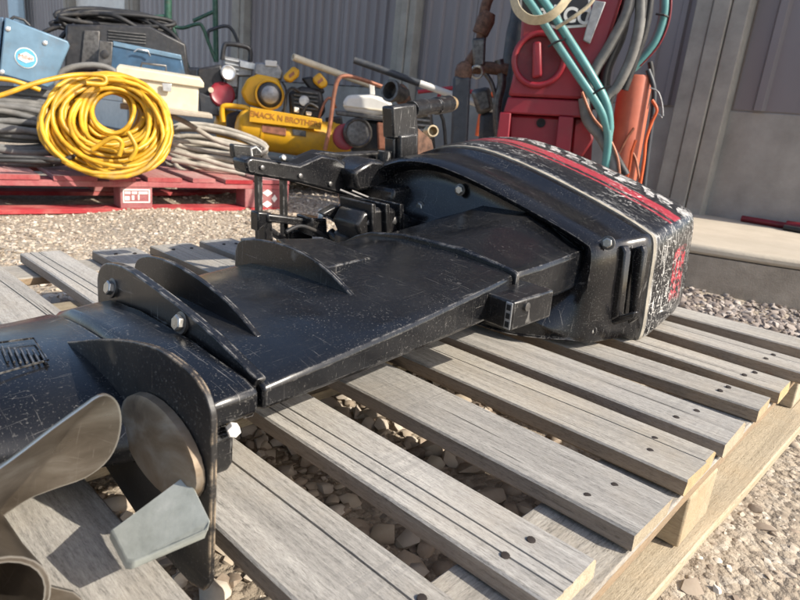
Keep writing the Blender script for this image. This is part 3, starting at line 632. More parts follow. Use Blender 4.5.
for (x, y, r) in ((368, 222, .007), (394, 220, .009), (380, 236, .006)): MB().lathe(pt(x, y, X=-.802), (1, -.3, .2), [(-.012, r), (.002, r), (.003, r * .8)], 6).build('bracket_bolt', M['dark_steel'], sw)
sidepoly([(394, 190), (412, 186), (418, 210), (404, 214), (392, 206)], -.84, -.93, 'swivel_lug', bev=.006)
for (p0, p1) in (((340, 190), (372, 203)), ((352, 191), (384, 204)), ((368, 198), (392, 196))): MB().tube([pt(*p0, X=-.91), pt(*p1, X=-.87)], .003, 6).build('link_rod', M['dark_steel'], mot)
# upright block and tilt tube
sidepoly([(393, 107), (417, 104), (419, 137), (394, 139)], -.95, -.985, 'tube_block', 'chipped', bev=.004); 
sidepoly([(401, 136), (418, 134), (418, 192), (401, 192)], -.94, -.975, 'tube_post', 'chipped', bev=.003)
sidepoly([(394, 138), (402, 137), (401, 200), (394, 200)], -.955, -.985, 'tube_post', bev=.003)
ta, tb_ = pt(411, 110, X=-.975), pt(449, 104, X=-1.03)
MB().tube([ta + (tb_ - ta) * t for t in (0, .3, .31, .62, .63, 1)], [.020, .021, .018, .018, .021, .021], 20)\
    .build('tilt_tube', M['chipped'], mot, smooth=30)
MB().lathe(tb_, (tb_ - ta), [(0, .017), (.02, .018), (.024, .015), (.020, .010)], 20).build('tube_end', plain('bronze_bush', (.34, .24, .13), .5, .4, .3, 60), mot, smooth=30)
tc = pt(433, 131, X=-1.0); tv = Vector((.75, -.5, .1)).normalized()
lp = [(-.04, .008), (-.04, .0145), (.0, .0145), (.002, .014), (.002, .0105), (-.03, .010)]
MB().lathe(tc, tv, lp, 20).build('open_tube', plain('bronze_tube', (.42, .34, .22), .45, .6, .3, 60), mot, smooth=30)
sidepoly([(418, 128), (432, 140), (436, 160), (418, 190)], -1.0, -1.03, 'tube_web', 'rust', .002)

# ================================================================== RED PALLET
RA = math.radians(-8.8)
rp = bpy.data.objects.new('red_pallet', None); COL.objects.link(rp); rp.location = (-2.47, 1.10, GZ - .01); rp.rotation_euler = (0, 0, RA)
tag(rp, 'red painted wooden pallet under the yellow hose and cables', 'pallet')
def rpart(me, name, c, rz=0):
    o = bpy.data.objects.new(name, me); COL.objects.link(o); o.parent = rp; o.location = c; o.rotation_euler = (0, 0, rz); return o
y = -.78; k = 0
for wd in (.14, .10, .13, .15, .10, .14, .10, .13, .14):
    rpart(board_mesh('deck_board', 1.0, wd, .018, 500 + k, mats=[M['red_wood_top'], M['red_wood']], seg=6), 'deck_board', (-.498 + random.uniform(-.006, .004), y + wd / 2, .146)); y += wd + .045; k += 1
for x in (-.05, -.5, -.95): rpart(board_mesh('stringer_board', 1.49, .10, .022, 520 + int(x * 100), mats=[M['red_wood']] * 2, seg=6), 'stringer_board', (x, -.035, .1265), PI / 2)
for x in (-.05, -.5, -.95):
    for yc, wy in ((-.70, .16), (.02, .125), (.60, .22)):
        b = MB().box((0, 0, 0), (.10, wy, .085)).build('block', M['red_wood'], rp, .003); b.location = (x, yc, .062)
        if x == -.05 and yc == .02:
            for (yy, zz, a, c) in ((0, .034, .105, .005), (0, -.016, .105, .005), (-.05, .009, .005, .05), (.05, .009, .005, .05)): MB().box((.0512, yy, zz), (.0012, a, c)).build('stencil_mark', M['white_paint'], b)
            for i, (yy, zz, a, c) in enumerate(((-.034, .022, .022, .010), (-.008, .022, .02, .010), (.026, .022, .036, .010), (-.036, .0, .018, .016), (-.014, .002, .010, .018), (.008, .004, .005, .022))): MB().box((.0512, yy, zz), (.0012, a, c)).build('stencil_mark', M['white_paint'], b)
        if x == -.05 and yc == .60:
            for dx, dz in ((0, .026), (0, -.026), (-.036, 0), (.036, 0)):
                w2, h2 = (.026, .016) if dx == 0 else (.014, .018)
                MB().prism([(.0506, dx - w2, dz), (.0506, dx, dz - h2), (.0506, dx + w2, dz), (.0506, dx, dz + h2)], (.0012, 0, 0)).build('arrow_mark', M['white_paint'], b)
for x in (-.05, -.5, -.95): rpart(board_mesh('bottom_board', 1.49, .10, .018, 540 + int(x * 100), mats=[M['red_wood']] * 2, seg=6), 'bottom_board', (x, -.035, .0195), PI / 2)

# ================================================================== THINGS ON THE RED PALLET
def coil(Y_, loops, mt, r, name='loops', seed=1, parent=None, tail=None, lean=.45, n=8):
    """loops: list of (cx, cy, rx, ry, rot, depth) in sight-line coordinates on the thing's front plane"""
    R = random.Random(seed); mb = MB()
    for (cx, cy, rx, ry, rot, dep) in loops:
        p = []; a1, a2 = R.uniform(0, 6), R.uniform(0, 6)
        for j in range(30):
            a = 2 * PI * j / 30; w1 = 1 + .05 * math.sin(2 * a + a1) + .035 * math.sin(3 * a + a2)
            x = rx * w1 * math.cos(a); y = ry * w1 * math.sin(a)
            q = Y_.l(cx + x * math.cos(rot) - y * math.sin(rot), cy + x * math.sin(rot) + y * math.cos(rot), 0); q.y += dep + q.z * lean + .012 * math.sin(3 * a + a1) ; p.append(q)
        mb.tube(p, r, n, closed=True)
    for t in (tail or []): mb.tube(spline([Y_.l(*q) for q in t], 7), r, n)
    return mb.build(name, mt, parent if parent is not None else Y_.root)
R = random.Random(3)
# yellow hose
Yh = Yard('yellow_hose', 'coiled yellow air hose leaning on the front of the red pallet', 'hose', 110, 176, X=-2.43)
lp = []
for i in range(44):
    t = (i + .5) / 44; t = t ** .8
    lp.append((116 - 8 * t + R.uniform(-4, 4), 112 + 14 * t + R.uniform(-3, 3), 22 + 44 * t + R.uniform(-3, 3), 20 + 30 * t + R.uniform(-2, 2), R.uniform(-.15, .35), R.uniform(-.07, .06) + .05 * (1 - t)))
coil(Yh, lp, M['yellow_hose'], .0088, 'hose_loops', 5, tail=[[(-25, 104, -.02), (8, 93, .0), (40, 82, .03), (75, 75, .08), (103, 76, .09), (104, 84, .08), (86, 83, .06)], [(-20, 78, .1), (10, 80, .12), (40, 90, .15)], [(92, 150, -.03), (112, 138, -.05), (122, 143, -.05), (119, 156, -.05)], [(128, 132, -.05), (136, 148, -.06), (130, 160, -.06)]], lean=.55)
# grey hose left
Yg = Yard('grey_hose', 'thick dark grey hose coiled on the red pallet below the blue box', 'hose', 25, 160, X=-2.74)
lp = [(18 + R.uniform(-12, 12), 124 + i * 2.6 + R.uniform(-2, 2), 62 + R.uniform(-8, 10), 14 + R.uniform(-4, 4), R.uniform(-.05, .14), R.uniform(-.04, .08)) for i in range(10)] + [(15 + R.uniform(-12, 12), 102 + i * 4, 68, 11, .08, .12) for i in range(5)]
coil(Yg, lp, M['grey_hose'], .013, 'hose_loops', 8, lean=.8)
Yg2 = Yard('black_cable', 'thin black cable lying along the red pallet edge beside the yellow hose', 'cable', 20, 164, X=-2.50)
coil(Yg2, [], M['black_rubber'], .009, 'cable_strand', 8, tail=[[(-20, 156, 0), (10, 157, .0), (35, 158, .02), (60, 160, .0), (75, 156, .05)], [(-20, 160, .0), (20, 161, .0), (50, 162, .02)]])
# pale cable right
Yc = Yard('grey_cable', 'pale grey cable coiled on the red pallet right of the yellow hose', 'cable', 212, 170, X=-2.72)
lp = [(214 + R.uniform(-8, 8), 140 + i * 2.3 + R.uniform(-2, 2), 54 + R.uniform(-10, 10), 13 + R.uniform(-5, 4), .16 + R.uniform(-.06, .10), R.uniform(-.06, .08)) for i in range(13)]
coil(Yc, lp, M['tan_cable'], .0115, 'cable_loops', 4, tail=[[(160, 112, .0), (185, 122, -.02), (215, 140, -.04), (240, 147, -.05), (262, 150, -.05)], [(170, 150, -.1), (200, 158, -.12), (235, 168, -.12), (268, 172, -.1)], [(172, 160, -.1), (205, 166, -.12), (245, 174, -.12)]], lean=.7)
# plank and cream toolbox
Yp = Yard('wooden_plank', 'short tan plank under the cream toolbox', 'plank', 180, 118, D=2.62)
Yp.slab([(120, 103), (212, 114), (213, 119), (120, 109)], -.02, .24, 'board', M['wood_tan'])
Yt = Yard('toolbox', 'cream metal toolbox with a sloping lid on a plank', 'toolbox', 160, 107, D=2.66)
Yt.slab([(122, 72), (199, 84), (198, 113), (122, 103)], 0, .20, 'body', M['cream'], bevel=.006)
a = Yt.ls([(116, 76), (204, 88), (204, 83), (201, 79), (118, 66), (116, 68)], -.012); b = [p + Vector((0, .22, 0)) for p in a]
mid = [p + Vector((0, .10, .012 if i > 2 else 0)) for i, p in enumerate(a)]
lid = MB().loft([a, mid, b]).build('lid', M['cream'], Yt.root, .004)
Yt.slab([(162, 83), (172, 84), (171, 92), (163, 91)], -.020, -.012, 'latch', M['bright_metal'], bevel=.002)
Yt.tube([(140, 70, .09), (142, 63, .09), (166, 66, .09), (166, 74, .09)], .005, 'handle', M['dark_steel'])
# blue box
Yb = Yard('blue_box', 'tilted pale blue steel box with a round label beside the yellow hose', 'box', 28, 96, D=2.52)
bx = Yb.slab([(5, 17), (68, 41), (70, 46), (54, 84), (48, 88), (-1, 74)], 0, .2, 'case', M['blue_box'], bevel=.006)
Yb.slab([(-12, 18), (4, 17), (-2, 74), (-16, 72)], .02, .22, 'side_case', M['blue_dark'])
for (x, y) in ((8, 29), (45, 43), (2, 72)): MB().lathe(Yb.l(x, y, -.001), (0, -1, 0), [(0, .009), (.003, .009), (.005, .004)], 10).build('screw', M['bright_metal'], bx); 
def disc(Y_, x, y, dep, r, name, mt, parent, th=.0015): return MB().lathe(Y_.l(x, y, dep), (0, -1, 0), [(0, r), (th, r)], 28).build(name, mt, parent, smooth=20)
dl = disc(Yb, 26, 58, -.001, .039, 'label', M['white_paint'], bx); disc(Yb, 26, 58, -.0026, .036, 'label_disc', M['label_blue'], dl); 
MB().prism([Yb.l(x, y, -.0045) for x, y in ((18, 55), (26, 52), (34, 57), (34, 61), (26, 63), (18, 59))], (0, -.0014, 0)).build('label_band', M['white_paint'], dl)
Yb.tube([(10, 20, .1), (14, 17, .1), (24, 20, .1), (30, 26, .1)], .006, 'handle', M['black_plastic'])

def text(Y_, s, x, y, dep, size, mt, parent, slope=0, name='lettering', shear=0, bold=0.0):
    cu = bpy.data.curves.new(name, 'FONT'); cu.body = s; cu.size = size; cu.align_x = 'CENTER'; cu.align_y = 'CENTER'; cu.extrude = .0008; cu.shear = shear; cu.offset = bold
    o = bpy.data.objects.new(name, cu); COL.objects.link(o); dg = bpy.context.evaluated_depsgraph_get(); me = bpy.data.meshes.new_from_object(o.evaluated_get(dg)); bpy.data.objects.remove(o)
    me.materials.clear(); me.materials.append(mt); q = bpy.data.objects.new(name, me); COL.objects.link(q); q.parent = parent; q.location = Y_.l(x, y, dep); q.rotation_euler = (PI / 2, 0, 0)
    q.rotation_euler = (Matrix.Rotation(-slope, 3, 'Y').inverted() @ Matrix.Rotation(PI / 2, 3, 'X')).to_euler(); return q
text(Yb, 'Miller', 26, 57.5, -.0064, .023, M['label_brown'], dl, .12)

# dark welding machine and things on it
Yw = Yard('welding_machine', 'boxy black machine behind the cream toolbox', 'machine', 120, 85, D=3.1)
Yw.slab([(66, 24), (150, 26), (186, 44), (190, 80), (64, 80)], 0, .4, 'case', M['black_plastic'], bevel=.01)
Yw.slab([(84, 30), (100, 31), (98, 70), (80, 70)], -.012, 0, 'side_panel', M['dark_steel'])
for i in range(4): Yw.slab([(108, 30 + i * 3), (146, 34 + i * 3), (146, 35.2 + i * 3), (108, 31.2 + i * 3)], -.008, 0, 'vent_slat', M['dark_steel'], bevel=.001)
Yk = Yard('black_hose_pile', 'tangled black cables heaped on top of the black machine', 'cable', 115, 30, D=3.2)
lp = [(112 + R.uniform(-10, 12), 22 + R.uniform(-6, 6), 48 + R.uniform(-12, 12), 8 + R.uniform(-3, 4), .10 + R.uniform(-.1, .14), R.uniform(-.05, .2)) for i in range(17)]
coil(Yk, lp, M['black_rubber'], .0115, 'cable_loops', 11, tail=[[(150, 20, 0), (170, 32, -.05), (182, 45, -.08)], [(60, 26, 0), (45, 32, 0), (40, 40, 0)], [(160, 42, -.1), (120, 18, -.1), (100, 14, -.05)], [(62, 60, -.1), (60, 40, -.12), (75, 25, -.1)]], lean=.3)
Yu = Yard('blue_toolbox', 'dark blue metal case behind the cream toolbox', 'toolbox', 140, 78, D=2.95)
Yu.slab([(100, 42), (182, 58), (186, 78), (98, 76)], 0, .2, 'case', M['blue_dark'], bevel=.008)
Yu.slab([(99, 40), (113, 42), (111, 74), (97, 72)], -.012, .0, 'end_panel', M['dark_steel']); Yu.slab([(113, 41), (181, 55), (182, 60), (113, 46)], -.006, .2, 'lid', M['blue_box'], bevel=.003)
MB().lathe(Yu.l(105, 54, -.013), (0, -1, 0), [(0, .018), (.006, .018), (.008, .010)], 14).build('connector', M['black_plastic'], Yu.root)
Yu.tube([(134, 52, -.02), (138, 49, -.03), (148, 51, -.03), (150, 56, -.02)], .004, 'handle', M['bright_metal'])
Yl = Yard('black_loop_cable', 'thick black cable arching behind the yellow hose', 'cable', 80, 85, D=2.75)
Yl.tube([(55, 85), (62, 72), (80, 66), (100, 66), (115, 72), (118, 82)], .014, 'cable_strand', M['grey_hose'], smooth_pts=6)
# second pallet row behind the red one, mostly hidden: carries the compressor and engines
p2 = world_thing('rear_pallet', 'wooden pallet half hidden beneath the yellow compressor', 'pallet', (-3.35, 2.35, GZ))
ra2 = math.atan2(EX.y, EX.x)
for i in range(7):
    o = place(board_mesh('deck_board', 1.5, .11, .02, 700 + i, seg=4), 'deck_board', p2, Vector((-3.35, 2.35, -.005)) + EY * (-.42 + i * .14), ra2)
for k in (-.6, 0, .6): MB().box((0, 0, 0), (.09, .95, .1)).build('block', M['wood'], p2, .003).location = EX * k + Vector((0, 0, .05))
for o in p2.children:
    if o.name.startswith('block'): o.rotation_euler = (0, 0, ra2)

# ---- green tubular cart handles
Yv = Yard('hand_cart', 'green tubular cart with raised handles in front of the grey siding', 'cart', 200, 100, D=4.5)
Yv.tube([(190, 72), (183, 54), (174, 30), (175, 27), (183, 28), (198, 24), (203, 28), (209, 44), (216, 62)], .012, 'handle', M['green'], smooth_pts=4)
Yv.tube([(208, 42, .1), (208, 33, .1), (211, 30, .1), (225, 26, .1), (233, 31, .1), (240, 48, .1)], .012, 'handle', M['post'], smooth_pts=4)
Yv.tube([(193, 21, .2), (215, 11, .2)], .013, 'cross_bar', M['green']); Yv.tube([(215, -8, .2), (216, 62, .2)], .02, 'upright', M['green'])
Yv.tube([(140, 18, .1), (168, 16, .1)], .013, 'cross_bar', M['green']); Yv.tube([(168, -8, .1), (168, 52, .1)], .026, 'upright', M['green']); Yv.tube([(152, 20, .1), (162, 38, .1)], .012, 'cross_bar', M['green'])
Yv.slab([(175, 66), (240, 70), (238, 100), (178, 98)], -.1, .4, 'tray', M['dark_steel'], bevel=.02)
# ---- small engine with red shroud
Ye = Yard('small_engine', 'black and silver petrol engine with a red shroud left of the compressor', 'engine', 215, 118, D=3.75)
Ye.slab([(197, 68), (222, 64), (226, 100), (206, 104), (196, 92)], 0, .2, 'crankcase', M['black_plastic'], bevel=.015)
MB().lathe(Ye.l(222, 95, .0), (.1, -1, .2), [(0, .075), (.02, .075), (.028, .065), (.022, .05), (.024, .02)], 18).build('shroud', M['red'], Ye.root)
MB().lathe(Ye.l(228, 73, -.02), (.2, -1, .1), [(0, .045), (.015, .045), (.02, .038), (.016, .03), (.018, .01)], 16).build('recoil_starter', M['bright_metal'], Ye.root)
Ye.slab([(224, 56), (254, 62), (252, 76), (238, 76), (238, 88), (226, 86)], .02, .22, 'cylinder_head', M['grey_metal'], bevel=.006)
for i in range(4): Ye.slab([(225, 58 + i * 4.2), (239, 61 + i * 4.2), (239, 62.4 + i * 4.2), (225, 59.4 + i * 4.2)], .005, .02, 'cooling_fin', M['bright_metal'], bevel=.001)
Ye.slab([(240, 60), (256, 64), (255, 70), (240, 67)], -.01, .02, 'nameplate', M['bright_metal'], bevel=.002)
Ye.tube([(222, 60), (224, 47), (228, 44), (243, 46), (250, 50), (250, 62)], .014, 'roll_bar', M['black_plastic'], smooth_pts=4)
Ye.slab([(198, 92), (215, 97), (220, 116), (200, 116)], -.03, .1, 'engine_foot', M['post'], bevel=.01)
MB().lathe(Ye.l(211, 90, -.03), (0, -1, 0), [(0, .016), (.015, .016)], 10).build('fuel_knob', M['cream'], Ye.root)

# ---- yellow compressor
Ya = Yard('air_compressor', 'yellow twin tank air compressor with a yellow engine on top', 'compressor', 290, 152, D=3.7)
kA = 3.7 / FPX
def tank(x0, y0, x1, y1, r, dep, name='tank'):
    a, b = Ya.l(x0, y0, dep), Ya.l(x1, y1, dep); L = (b - a).length
    return MB().lathe(a, b - a, [(0, r * .2), (.008, r * .55), (.03, r * .86), (.06, r), (L - .06, r), (L - .03, r * .86), (L - .008, r * .55), (L, r * .2)], 28).build(name, M['yellow'], Ya.root, smooth=40)
t1 = tank(235, 127, 352, 145, .112, 0); tank(214, 124, 330, 140, .10, .30)
for x, y in ((262, 131), (330, 141.5)): 
    a, b = Ya.l(x, y, 0), Ya.l(x + 1.2, y + .2, 0); MB().lathe(a, b - a, [(0, .1165), ((b - a).length * 2, .1165)], 28).build('tank_band', M['yellow'], t1)
Ya.slab([(250, 107), (322, 119), (321, 130), (249, 122)], -.13, -.12, 'deck_plate', M['yellow'], bevel=.003)
pl = Ya.slab([(250, 108), (322, 120), (322, 124), (249, 113)], -.119, .28, 'deck', M['yellow'])
_d = Ya.l(322, 119, -.13) - Ya.l(250, 107, -.13); text(Ya, 'EMACK N BROTHERS', 286, 119.4, -.1315, .043, plain('faded_orange_print', (.42, .17, .02), .6, 0, .3, 60), pl, -math.atan2(_d.z, _d.x), bold=.001)
Ya.slab([(262, 125), (286, 128), (286, 136), (262, 132)], -.118, -.106, 'tank_label', M['copper'], t1, .002); Ya.slab([(292, 129), (306, 131), (306, 137), (293, 135)], -.118, -.106, 'tank_label', M['dark_steel'], t1, .002)
Ya.tube([(246, 124, .05), (249, 113, .05), (246, 108, .05), (226, 106, .05), (222, 110, .05), (223, 122, .05)], .016, 'carry_handle', M['yellow'], smooth_pts=4)
Ya.slab([(226, 114), (240, 110), (244, 132), (226, 136)], .1, .2, 'wheel_guard', M['black_plastic'], bevel=.02)
eng = Ya.slab([(247, 78), (258, 74), (278, 78), (284, 92), (282, 106), (266, 110), (246, 104), (240, 92)], .06, .26, 'engine_shroud', M['yellow'], bevel=.02)
c = Ya.l(269, 95, .05)
MB().lathe(c + Vector((0, .02, 0)), (.12, -1, .05), [(0, .088), (.03, .085), (.05, .072), (.055, .06)], 28).build('recoil_cover', M['black_plastic'], eng)
MB().lathe(c + Vector((.006, -.035, 0)), (.12, -1, .05), [(0, .055), (.02, .05), (.03, .03), (.032, .012)], 24).build('recoil_hub', M['grey_metal'], eng)
MB().ring(c + Vector((.004, -.03, 0)), (.12, -1, .05), .079, .008, 28, 6).build('recoil_ring', M['yellow'], eng)
Ya.slab([(255, 62), (278, 64), (283, 72), (281, 80), (262, 78), (254, 74)], .10, .26, 'muffler', M['grey_metal'], bevel=.01); Ya.slab([(265, 60), (277, 61), (277, 67), (265, 66)], .09, .10, 'muffler_plate', M['white'])
pmp = Ya.slab([(288, 92), (302, 86), (322, 90), (326, 112), (318, 121), (290, 116)], .04, .22, 'pump_body', M['black_plastic'], bevel=.02)
for i in range(5): Ya.slab([(294, 90 + i * 4), (318, 93 + i * 4), (318, 94.6 + i * 4), (294, 91.6 + i * 4)], .02, .04, 'pump_fin', M['dark_steel'], pmp, .001)
Ya.slab([(301, 78), (312, 76), (326, 92), (316, 98)], .06, .14, 'pump_elbow', M['black_plastic'], bevel=.015)
for pts in ([(283, 76), (293, 66), (300, 70), (299, 76), (291, 83), (284, 80)], [(313, 77), (320, 72), (328, 82), (327, 87), (321, 89), (313, 82)]):
    f1 = Ya.slab(pts, .02, .12, 'air_filter', M['yellow'], bevel=.012); cx = sum(p[0] for p in pts) / 6; cy = sum(p[1] for p in pts) / 6
    Ya.slab([(cx - 3, cy), (cx + 2, cy - 4), (cx + 3, cy - 1), (cx - 2, cy + 3)], .017, .02, 'filter_knob', M['copper'], f1, .001)
Ya.slab([(294, 107), (299, 108), (299, 113), (294, 112)], -.02, .0, 'gauge', M['white']); Ya.slab([(306, 111), (312, 112), (311, 116), (306, 115)], -.02, .0, 'gauge', M['white'])
Ya.tube([(282, 82, .03), (286, 90, .0), (286, 104, .0), (282, 112, .0)], .006, 'fuel_line', M['black_rubber'], smooth_pts=5)
for pts in ([(284, 118, -.02), (286, 96, -.03), (292, 88, -.03), (300, 92, -.03)], [(318, 122, -.02), (324, 104, -.03), (330, 98, -.02), (336, 108, .0)], [(300, 118, -.04), (308, 104, -.05), (318, 108, -.04)]): Ya.tube(pts, .008, 'pressure_line', M['copper'] if pts[0][0] == 318 else M['black_rubber'], smooth_pts=5)
Ya.slab([(326, 118), (342, 116), (344, 130), (328, 130)], .0, .12, 'pressure_switch', M['black_plastic'], bevel=.01)
MB().lathe(Ya.l(304, 101, .02), (.1, -1, .1), [(0, .03), (.012, .03), (.014, .02)], 14).build('dial_gauge', M['grey_metal'], Ya.root)
Yk2 = Yard('spare_engine', 'dark oily engine block half hidden behind the white tank engine', 'engine', 400, 150, D=3.6)
Yk2.slab([(398, 104), (432, 108), (436, 152), (396, 152)], .0, .25, 'crankcase', M['dark_steel'], bevel=.02)
for i in range(5): Yk2.slab([(400, 112 + i * 5), (430, 115 + i * 5), (430, 117 + i * 5), (400, 114 + i * 5)], -.03, .0, 'cooling_fin', M['grey_metal'], bevel=.001)
Yk2.tube([(394, 150, -.05), (400, 120, -.05), (412, 108, -.05), (440, 112, -.05), (446, 150, -.05)], .010, 'frame_tube', M['black_plastic'], smooth_pts=4)
# ---- white tank engine
Yn = Yard('white_tank_engine', 'petrol engine with a white fuel tank right of the yellow compressor', 'engine', 365, 155, D=3.3)
tk = Yn.slab([(343, 102), (347, 95), (372, 94), (392, 101), (393, 114), (374, 116), (344, 111)], 0, .24, 'fuel_tank', M['white'], bevel=.02)
Yn.slab([(343, 105), (393, 111), (393, 112.6), (343, 106.6)], -.006, .01, 'tank_seam', M['cream'], tk, .002)
Yn.slab([(335, 110), (392, 117), (392, 122), (336, 115)], .0, .22, 'tank_bracket', M['dark_steel'], bevel=.006)
Yn.slab([(369, 82), (374, 82), (375, 95), (370, 95)], .06, .09, 'filler_neck', M['white'], tk)
MB().lathe(Yn.l(357, 133, .02), (.2, -1, .1), [(0, .078), (.03, .078), (.04, .068), (.032, .06), (.034, .02)], 20).build('blower_housing', M['dark_steel'], Yn.root); MB().lathe(Yn.l(345, 137, .04), (.2, -1, .1), [(0, .07), (.03, .068), (.034, .058), (.03, .03)], 20).build('fan_cover', M['red'], Yn.root)
Yn.slab([(352, 118), (390, 122), (392, 152), (350, 152)], .08, .24, 'crankcase', M['post'], bevel=.02); Yn.slab([(377, 122), (390, 124), (390, 150), (378, 150)], .0, .1, 'side_cover', M['copper'], bevel=.01)
Yn.tube([(325, 150, -.06), (330, 125, -.06), (334, 95, -.06), (338, 80, -.06), (345, 76, -.05), (360, 79, -.03), (386, 88, .0)], .011, 'frame_tube', M['copper'], smooth_pts=5)
# ---- pipes
def pipe(name, label, pts, r, mt, D, group=None, bands=None):
    Yq = Yard(name, label, 'pipe', pts[0][0], pts[0][1], D=D); q = Yq.ls(pts); d = (q[-1] - q[0]).normalized()
    mb = MB(); L = (q[-1] - q[0]).length
    mb.lathe(q[0], d, [(.04, r * .72), (0, r * .74), (0, r), (L, r), (L, r * .72), (L - .03, r * .7)], 14); mb.build('pipe_wall', mt, Yq.root); 
    for (a, b, mt2) in bands or []: MB().lathe(q[0] + d * L * a, d, [(0, r * 1.03), (L * (b - a), r * 1.03)], 14).build('pipe_section', mt2, Yq.root)
    return Yq
pipe('white_pipe', 'long cream white pipe lying slanted above the compressor engine', [(293, 57, -.1), (372, 86, .1)], .020, M['cream'], 3.6)
pipe('grey_pipe', 'long slanted pipe, dark grey at the upper end and white below', [(354, 60, 0), (500, 112, .0)], .016, M['white'], 2.9, bands=[(0, .44, M['post'])])
Yf = Yard('flanged_pipe', 'short dark pipe elbow with an open end behind the motor bracket', 'pipe', 395, 100, D=2.9)
MB().lathe(Yf.l(391, 91, 0), (-.62, -.75, .12), [(-.10, .038), (-.01, .040), (-.01, .052), (.012, .052), (.012, .040), (-.05, .036)], 20).build('flange', M['dark_steel'], Yf.root, smooth=30); Yf.slab([(400, 82), (407, 86), (413, 104), (398, 106), (394, 96)], .04, .10, 'elbow', M['rust'], bevel=.02)
# ---- frame, post and valve piping beside the red machine
Yo = Yard('orange_stand', 'bent orange tube frame behind the slate post', 'stand', 480, 135, D=3.3)
Yo.tube([(477, 136), (482, 108), (486, 98), (494, 94), (512, 97)], .012, 'tube', M['orange'], smooth_pts=5); Yo.tube([(418, 92, .1), (452, 88, .1), (514, 100, .1)], .011, 'cross_bar', M['red']); Yo.tube([(440, 92, .12), (436, 110, .12)], .011, 'tube', M['red'])
Ys = Yard('slate_post', 'upright slate grey pipe stub with a rusty cap left of the red machine', 'post', 460, 150, D=2.55)
Ys.slab([(453, 76), (471, 77), (467, 160), (450, 160)], 0, .075, 'post_wall', M['post'], bevel=.012)
MB().lathe(Ys.l(463, 77, .035), (0, 0, 1), [(-.005, .034), (.02, .036), (.045, .030), (.06, .012)], 16).build('cap', M['rust'], Ys.root)
Yq = Yard('valve_piping', 'rusty pipework with a valve standing left of the red machine', 'pipework', 480, 150, D=2.75)
Yq.tube([(467, 66), (474, 55), (480, 46), (483, 20), (487, 2), (494, -12)], .022, 'riser', M['rust'], smooth_pts=5)
vb = Yq.slab([(472, 38), (486, 37), (485, 66), (473, 68)], -.03, .05, 'valve_body', M['dark_steel'], bevel=.01)
MB().lathe(Yq.l(483, 27, .0), (.3, 0, 1), [(-.03, .035), (.03, .04), (.06, .03)], 14).build('union', M['rust'], Yq.root)
Yq.tube([(473, 68), (490, 68), (508, 70)], .026, 'branch', M['rust']); Yq.tube([(499, 60), (502, 82), (497, 108), (500, 150)], .020, 'branch', M['dark_steel'], smooth_pts=4); Yq.tube([(484, 72), (492, 84), (497, 104)], .010, 'branch', M['dark_steel'], smooth_pts=4)
Yq.slab([(470, 90), (490, 86), (494, 110), (478, 116)], .08, .14, 'regulator', M['dark_steel'], bevel=.02); Yq.slab([(480, 112), (500, 112), (500, 150), (478, 150)], .1, .2, 'pump_block', M['post'], bevel=.02)
MB().ring(Yq.l(477, 72, -.05), (0, 1, .2), .024, .006, 16, 6).build('hand_wheel', M['steel'], Yq.root)
Yx = Yard('slate_cylinder', 'slate grey cylinder standing behind the valve piping', 'cylinder', 503, 150, D=2.95)
MB().lathe(Yx.l(503, 150, 0), (0, 0, 1), [(0, .06), (.52, .062), (.58, .055), (.64, .055), (.9, .03)], 20).build('cylinder_wall', M['post'], Yx.root)

# ---- red machine
Yr = Yard('red_machine', 'tall red steel machine with a round hatch and a black hexagon badge', 'machine', 545, 170, D=2.45)
body = Yr.slab([(528, -60), (632, -60), (622, 0), (602, 62), (592, 100), (508, 96), (512, 80), (520, 40)], 0, .36, 'upper_body', M['red'], bevel=.012)
Yr.slab([(508, 97), (596, 101), (590, 118), (503, 113)], .006, .35, 'lower_belt', M['red'], bevel=.006)
Yr.slab([(509, 114), (566, 117), (560, 150), (546, 168), (520, 164), (508, 148)], .05, .33, 'hopper_cone', M['red'], bevel=.012)
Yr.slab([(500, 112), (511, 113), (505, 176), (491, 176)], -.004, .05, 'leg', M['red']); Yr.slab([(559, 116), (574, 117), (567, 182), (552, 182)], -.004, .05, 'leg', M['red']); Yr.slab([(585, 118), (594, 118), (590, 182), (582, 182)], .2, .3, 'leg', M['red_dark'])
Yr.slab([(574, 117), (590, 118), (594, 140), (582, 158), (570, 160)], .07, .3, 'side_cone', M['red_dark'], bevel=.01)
MB().lathe(Yr.l(541, 123, .046), (0, -1, 0), [(0, .018), (.006, .018), (.004, .008)], 14).build('plug', M['hole'], Yr.root)
hc = Yr.l(539, 60, -.002)
hh = MB().lathe(hc, (0, -1, 0), [(0, .098), (.010, .098), (.014, .092), (.004, .084), (.002, .02)], 32).build('hatch', M['red_dark'], Yr.root, smooth=30)  # dish coloured darker to imitate the shade of a sunken hatch
MB().ring(hc + Vector((0, -.016, 0)), (0, 1, 0), .093, .011, 32, 8).build('hatch_rim', M['red'], hh)
Yr.slab([(533, 42), (541, 41), (542, 76), (532, 78)], -.045, -.006, 'hatch_handle', M['red'], hh, bevel=.008)
bd = Yr.slab([(534, -30), (590, -22), (591, 10), (586, 27), (556, 29), (520, 18), (520, -12)], -.006, -.001, 'badge', M['white_paint'], body, .001)
Yr.slab([(535, -28), (588, -20), (588.5, 9), (584, 24.5), (557, 26), (522, 16), (522, -10)], -.008, -.0062, 'badge_face', M['label_black'], bd, .0005)
text(Yr, 'aiRCO', 566, 15, -.0095, .072, M['white_paint'], bd, .06, bold=.002)
Yr.slab([(594, 0), (606, 2), (590, 44), (583, 40)], -.05, -.03, 'bracket_plate', M['grey_metal'], bevel=.003)
